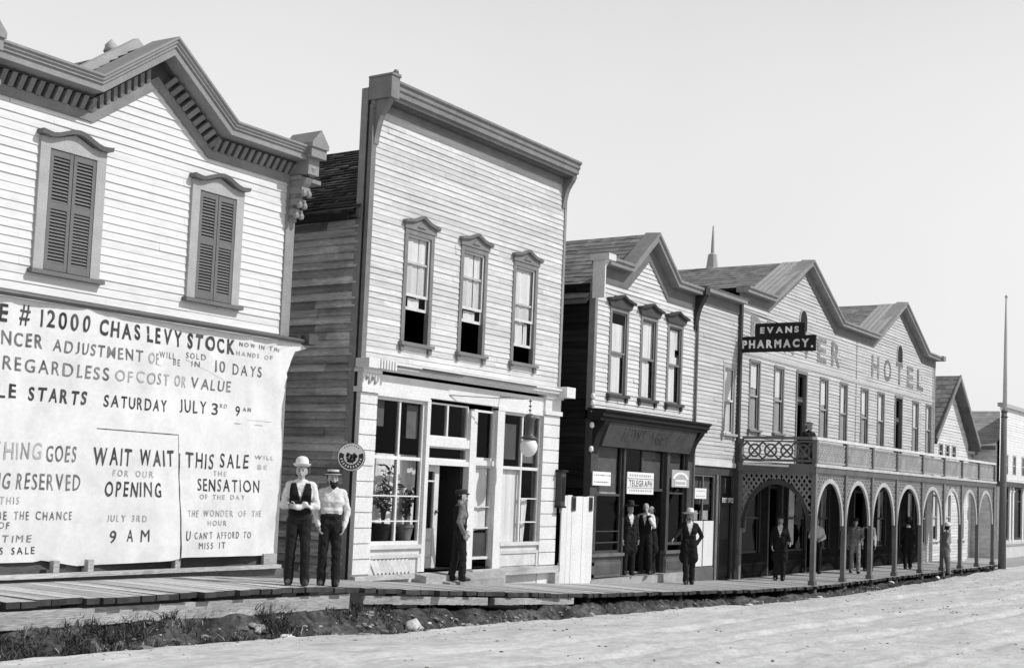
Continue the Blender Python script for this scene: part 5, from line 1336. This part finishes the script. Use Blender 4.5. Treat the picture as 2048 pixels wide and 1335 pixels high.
    if vest:                                                   # waistcoat: the torso's own surface, a finger's breadth out
        bm = bmesh.new(); bm.from_mesh(body); bm.normal_update()
        keep = []
        for f in bm.faces:
            c = f.calc_center_median()
            z = c.z+hipdrop
            ok = f.material_index in (1, 2) and .99 < z < 1.41 and abs(c.x) < .165-.25*max(0, z-1.33) and not (c.y < sp(z)-.02 and z > 1.17 and abs(c.x) < .075*(z-1.17)/.24)
            if ok and math.hypot(c.x/.21, (c.y-sp(z))/.15) < 1.22: keep.append(f)
        ks = set(keep); bmesh.ops.delete(bm, geom=[f for f in bm.faces if f not in ks], context='FACES')
        for v in bm.verts: v.co += v.normal*.012
        vmsh = bpy.data.meshes.new('vest'); bm.to_mesh(vmsh); bm.free(); vmsh.materials.clear(); vmsh.materials.append(M['vest'])
        for p in vmsh.polygons: p.material_index = 0
        vo = bpy.data.objects.new('vest', vmsh); COL.objects.link(vo); vo.parent = r
    # face: eyes, brows, mouth
    e = MB()
    for s in (-1, 1):
        e.lathe([(0, -.005), (.008, -.002), (.008, .002), (0, .004)], tuple(hp(s*.032, -.092, .012)), 8, 0, 1, Rh @ Matrix.Rotation(R(90), 3, 'X'))
        e.tube([hp(s*.018, -.102, .034), hp(s*.034, -.101, .038), hp(s*.052, -.09, .032)], [.002, .004, .002], 6)
    e.tube([hp(-.024, -.100, -.052), hp(0, -.106, -.050), hp(.024, -.100, -.052)], [.002, .004, .002], 6)
    part(e, 'face_features', 'hair')
    if hair:
        h = MB()
        for i in range(60):
            a = R(5)+R(170)*random.random(); zz = random.uniform(-.03, .05)-.02*math.sin(a)
            x, y = .088*math.cos(a), .02+.088*math.sin(a)
            h.tube([hp(x, y, zz+.03), hp(x*1.06, y*1.06, zz), hp(x*1.02, y*1.02, zz-.03)], [.008, .012, .004], 5)
        part(h, 'hair', 'hair')
    if beard:
        h = MB()
        if beard == 'full':
            for a, b, ra, rb in ((hp(-.05, -.06, -.03), hp(-.02, -.088, -.095), .02, .03), (hp(.05, -.06, -.03), hp(.02, -.088, -.095), .02, .03), (hp(0, -.088, -.085), hp(0, -.085, -.12), .036, .024)):
                v, f = capsule(a, b, ra, rb); h.add(v, f)
        for s in (-1, 1): h.tube([hp(0, -.110, -.040), hp(s*.022, -.108, -.044), hp(s*.045, -.092, -.058)], [.009, .010, .004], 7)
        part(h, 'beard' if beard == 'full' else 'moustache', 'hair')
    # hat
    def hl(mb, prof, tilt=0.0, n=26, ell=1.14):
        c = hp(0, .012, .075)
        Mx = Rh @ Matrix.Rotation(tilt, 3, 'X') @ Matrix.Diagonal((1, ell, 1))
        mb.lathe(prof, tuple(c), n, 0, 1, Mx)
    if hat:
        h = MB()
        if hat == 'bowler': hl(h, [(.092, -.005), (.122, .004), (.140, .028), (.142, .034), (.122, .016), (.104, .012), (.106, .055), (.098, .098), (.074, .128), (.03, .142), (0, .144)], R(-4))
        elif hat == 'boater': hl(h, [(.088, -.004), (.138, .0), (.140, .008), (.096, .012), (.098, .068), (.094, .076), (0, .078)], R(-3))
        elif hat == 'wide': hl(h, [(.090, -.004), (.16, .0), (.215, .022), (.216, .030), (.15, .012), (.104, .012), (.100, .08), (.086, .132), (.05, .146), (.02, .132), (0, .128)], R(-3))
        elif hat == 'cap': hl(h, [(.094, -.01), (.10, .0), (.118, .04), (.11, .062), (.07, .074), (0, .076)], R(-6)); h.tube([hp(-.07, -.085, .075), hp(0, -.15, .066), hp(.07, -.085, .075)], [.006, .02, .006], 6)
        hatob = part(h, 'hat', hatm)
        if hat in ('bowler', 'boater', 'wide'):
            b = MB(); z = .014; hl(b, [(.1005, z), (.1035, z), (.1025, z+.03), (.0990, z+.03)], R(-4) if hat == 'bowler' else R(-3)); bo = b.build('hat_band', 'hatdark' if hat != 'bowler' else 'straw', hatob, True, z=0)
    return r
def face_to(x, y, tx, ty): d = Vector((tx-x, ty-y)); return math.atan2(d.x, -d.y)
WH = lambda x: walk_z(x)+.002
def crowd():
    cam = (0, 0)
    # the pair on the walk before the gap
    x, y = 13.0, 12.22
    person('man in a pale bowler and black waistcoat, arms folded, at the gap between the stores', (x, y, WH(x)), face_to(x, y, *cam), feet=((-.12, .0), (.13, -.04)),
           elbows=[(-.265, -.03, 1.10), (.265, -.03, 1.10)], wrists=[(.09, -.165, 1.13), (-.06, -.20, 1.085)], hands=['hidden', (-.93, .3, .15)], vest=True, hat='bowler', hatm='hatlight', head=(R(-6), 0), voxel=.010, sc=.975)
    x, y = 13.62, 12.2
    person('bearded man in white shirt and black trousers with a flat straw hat, thumbs in pockets', (x, y, WH(x)), face_to(x, y, *cam)+R(4), feet=((-.12, .02), (.12, -.03)),
           elbows=[(-.27, .06, 1.10), (.28, .06, 1.10)], wrists=[(-.215, -.06, .90), (.225, -.05, .89)], hands=[(.25, -.25, -.9), (-.25, -.25, -.9)], beard='full', hat='boater', hatm='straw', head=(R(8), R(2)), voxel=.010, sc=.94)
    x, y = 18.98, D-.42
    person('man in dark vest and cap standing sideways before the open shop doorway', (x, y, WH(x)+.06), R(55), feet=((-.10, -.07), (.10, .09)),
           top='greyshirt', vest=True, hat='cap', hatm='hatdark', elbows=[(-.24, .10, 1.12), (.24, .0, 1.10)], wrists=[(-.22, -.03, .90), (.22, -.16, .93)], beard='moustache', voxel=.016, sc=.96)
    # before the telegraph office
    z = -1.95
    x, y = 25.98, D-.08
    person('man in a dark coat half hidden against the left jamb of the dark shop entrance', (x, y, z), face_to(x, y, *cam)+R(25), top='coat', coat=True, hat='wide', hatm='hatdark', voxel=.02, sc=.95, lean=.05)
    x, y = 26.72, D-.10
    person('man in shirt sleeves and dark vest in the entrance, hand raised to his mouth', (x, y, z), face_to(x, y, *cam)-R(10), vest=True, hat=None, elbows=[(-.31, -.02, 1.16), (.26, -.14, 1.15)], wrists=[(-.22, -.16, .98), (.07, -.15, 1.42)],
           hands=[None, (-.2, .25, .9)], feet=((-.12, .02), (.16, -.04)), lean=.06, head=(R(10), R(4)), beard='moustache', voxel=.018, sc=.97)
    x, y = 27.12, D-.02
    person('hatless man in a black coat at the right of the dark entrance', (x, y, z), face_to(x, y, *cam)-R(35), top='coat', coat=True, hat=None, head=(R(-20), 0), elbows=[(-.26, -.08, 1.12), (.24, -.12, 1.13)], wrists=[(-.1, -.2, 1.0), (.06, -.21, 1.25)], voxel=.02, sc=.93)
    x, y = 27.7, 13.55
    person('man in a white wide-brimmed hat and long black coat, one hand on his hip', (x, y, WH(x)), face_to(x, y, *cam)+R(6), top='coat', coat=True, hat='wide', hatm='hatlight', elbows=[(-.33, -.10, 1.16), (.34, .08, 1.13)], wrists=[(-.43, -.20, 1.06), (.20, .0, .96)],
           hands=[None, (-.6, -.4, -.5)], feet=((-.07, -.10), (.10, .05)), beard='moustache', voxel=.016, sc=1.0)
    # under the arcade
    x, y = 32.75, 13.35
    person('man in a dark suit standing under the end arch of the balcony', (x, y, WH(x)), face_to(x, y, *cam), top='coat', coat=True, hat='bowler', hatm='hatdark', elbows=[(-.26, -.02, 1.11), (.27, -.02, 1.12)], wrists=[(-.24, -.12, .92), (.30, -.18, 1.02)], beard='moustache', voxel=.02)
    x, y = 36.9, 13.9
    person('man in a pale shirt standing between the first and second front arcade posts', (x, y, WH(x)), face_to(x, y, 20, 0), top='shirt', hat=None, hipdrop=0, elbows=[(-.27, -.04, 1.12), (.27, -.06, 1.12)], wrists=[(-.08, -.22, 1.06), (.06, -.24, 1.04)], voxel=.022, sc=.96)
    x, y = 38.55, 13.3
    person('man in a grey shirt and work trousers between the second and third arcade posts', (x, y, WH(x)), face_to(x, y, 10, 0), top='greyshirt', legs='overall', hat='cap', hatm='hatdark', feet=((-.11, .1), (.12, -.12)), elbows=[(-.25, .04, 1.11), (.26, -.1, 1.13)], wrists=[(-.26, -.03, .88), (.2, -.26, 1.05)], voxel=.022, sc=.97)
    x, y = 40.1, 13.4
    person('man in a white shirt and black vest half hidden by the third arcade post', (x, y, WH(x)), face_to(x, y, 20, 4), vest=True, hat='wide', hatm='hatdark', voxel=.022, sc=.96)
    x, y = 43.2, 13.1
    person('man in a black coat walking away under the middle of the arcade', (x, y, WH(x)), face_to(x, y, 60, 20), top='coat', coat=True, hat='bowler', hatm='hatdark', feet=((-.1, -.15), (.1, .15)), voxel=.022, sc=.97)
    x, y = 43.25, 11.88
    person('man in faded work clothes and a pale hat leaning by the sixth arcade post', (x, y, -2.36), R(50), top='overall', legs='overall', hat='bowler', hatm='hatlight', lean=.10, feet=((-.10, -.10), (.12, -.22)), elbows=[(-.23, .10, 1.12), (.25, .05, 1.10)], wrists=[(-.20, -.02, .90), (.22, -.08, .88)], head=(R(20), R(8)), voxel=.018, sc=.96)
    x, y = 33.15, 12.75
    person('person in a pale hat at the balcony rail before the dark upper door', (x, y, .80-.46), R(-30), top='coat', vneck='shirt', coat=False, hat='boater', hatm='hatlight', voxel=.022, sc=.97)
crowd()

# ---------------------------------------------------------------- the ditch: weeds, gravel and stones
def ditch_cover():
    rnd = random.Random(11)
    g = MB()
    def tuft(x, y, n, h, sp):
        for _ in range(n):
            a = rnd.uniform(0, 6.28); q = sp*math.sqrt(rnd.random()); px, py = x+q*math.cos(a), y+q*math.sin(a)*.7
            if py < edge_y(px)-.02 or py > 12.4: continue
            z = DITCH(px, py)-.02; hh = h*rnd.uniform(.4, 1.2); b = rnd.uniform(0, 6.28); l = hh*rnd.uniform(.2, 1.5); hh *= rnd.uniform(.5, 1); w = rnd.uniform(.003, .008)
            dx, dy = math.cos(b), math.sin(b); t = rnd.uniform(.4, 2.2)
            if rnd.random() < .10: t *= 5
            p0, p1 = (px-dy*w, py+dx*w, z), (px+dy*w, py-dx*w, z); m0, m1 = (px+dx*l*.35-dy*w*.8, py+dy*l*.35+dx*w*.8, z+hh*.6), (px+dx*l*.35+dy*w*.8, py+dy*l*.35-dx*w*.8, z+hh*.6)
            g.add([p0, p1, m1, m0, (px+dx*l, py+dy*l, z+hh)], [(0, 1, 2, 3), (3, 2, 4)], 0, t)
    for _ in range(2600):
        x = rnd.uniform(6.5, 15) if rnd.random() < .55 else rnd.uniform(14, 50); d = fb(x, 2, .9)
        u = rnd.uniform(.05, 1.05); y = edge_y(x)+(12.1-edge_y(x))*u
        cl = fb(x*1.4, y*2.2, 1.1)+.35*fb(x, y, 4)
        thr = -.12 if x < 9.8 else (.16 if x < 12 else (.10 if x < 15 else .28))
        if u > .75: thr -= .2
        if cl < thr: continue
        tuft(x, y, rnd.randint(10, 22), (rnd.uniform(.07, .19) if x < 13 else rnd.uniform(.05, .12))*(1+.5*cl), rnd.uniform(.05, .13))
    o = g.build('grass', 'grass', recalc=False); tag(o, 'dark weeds and grass tufts growing in the roadside ditch', kind='stuff')
    def stone(mb, x, y, z, rx, ry, rz, t=1.0, sub=2):
        bm = bmesh.new(); bmesh.ops.create_icosphere(bm, subdivisions=sub, radius=1); s = rnd.uniform(0, 99); rot = Matrix.Rotation(rnd.uniform(0, 6.28), 3, 'Z')
        V = []
        for v in bm.verts:
            p = v.co.copy(); k = 1+.42*mnoise.noise(p*1.1+Vector((s, 0, 0)))+.28*mnoise.noise(p*2.7+Vector((0, s, 0)))
            p = rot @ Vector((p.x*rx*k, p.y*ry*k, p.z*rz*k)); V.append((x+p.x, y+p.y, z+p.z))
        mb.add(V, [tuple(v.index for v in f.verts) for f in bm.faces], 0, t); bm.free()
    mb = MB()
    for _ in range(1500):
        x = rnd.uniform(7, 36); y = edge_y(x)+(12.0-edge_y(x))*rnd.uniform(-.02, 1.0)
        if x < 9.5 and rnd.random() < .75: continue
        if 14 < x < 21 or rnd.random() < .6:
            s = rnd.choice((.012, .014, .018, .018, .024, .03, .04, .055)); stone(mb, x, y, DITCH(x, y)+s*.05, s*rnd.uniform(1, 1.9), s, s*rnd.uniform(.4, .7), rnd.uniform(.2, .9) if s > .03 else rnd.uniform(.3, 1.6), 2 if s > .04 else 1)
    for _ in range(700):
        x = rnd.uniform(6, 45); y = edge_y(x)-abs(rnd.gauss(0, .35)); s = rnd.choice((.008, .012, .016)); stone(mb, x, y, road_z(x, y), s*1.3, s, s*.6, rnd.uniform(.5, 1.3), 1)
    for _ in range(260):
        x = rnd.uniform(7, 60); y = edge_y(x)-rnd.uniform(.3, 8.5)
        if y > x*.95: continue
        for _k in range(rnd.choice((1, 1, 2, 4))):
            s = rnd.uniform(.008, .022); qx, qy = x+rnd.gauss(0, .08), y+rnd.gauss(0, .06); stone(mb, qx, qy, road_z(qx, qy)+s*.2, s*1.5, s*1.2, s*.6, rnd.uniform(.12, .8), 1)
    o = mb.build('gravel', 'stone', smooth=False, recalc=False); tag(o, 'loose gravel, clods and small stones along the ditch and road', kind='stuff')
    big = [(15.05, 11.78, .17, .13, .12, 1.25, 'largest pale boulder, in the ditch just under the boardwalk edge'), (12.05, 11.42, .11, .09, .05, 1.9, 'flat whitish stone in the ditch in front of the two standing men'),
           (11.55, 11.75, .06, .05, .04, 1.3, 'small round stone among the weeds below the sale banner'), (11.95, 11.85, .055, .05, .05, 1.2, 'pale stone at the beam foot below the man in the waistcoat'),
           (18.05, 11.85, .07, .06, .05, 1.4, 'stone wedged by the second boardwalk beam'), (19.55, 11.75, .13, .08, .06, 1.8, 'long white stone below the board gate'), (20.4, 11.9, .06, .05, .05, 1.5, 'stone at the end of the last boardwalk beam'),
           (17.2, 11.55, .09, .07, .05, .8, 'dark flat stone on the ditch slope below the open doorway'), (27.2, 11.78, .12, .07, .05, 2.0, 'white stone lying in the ditch before the narrow shop'), (27.9, 11.72, .10, .06, .04, 1.9, 'second white stone close right of the one before the narrow shop'),
           (31.6, 11.8, .11, .07, .05, 1.8, 'white stone in the ditch beside the corner post of the arcade'), (38.0, 12.0, .11, .08, .05, 1.7, 'pale stone at the road edge near the middle arcade posts'), (42.6, 11.95, .10, .08, .07, 1.9, 'white stone at the feet of the man in work clothes'),
           (8.0, 11.65, .11, .09, .09, .6, 'dull round stone in the dark weeds at the left end of the ditch'), (34.6, 11.75, .12, .09, .06, .5, 'dark stone on the road edge before the second arcade post')]
    for x, y, a, b, c, t, lab in big:
        mb = MB(); z = DITCH(x, y)+c*.45; stone(mb, x, y, z, a, b, c, t, 3)
        o = mb.build('stone', 'stone', smooth=True, recalc=False); tag(o, lab, 'stone', 'stones in the ditch')
ditch_cover()
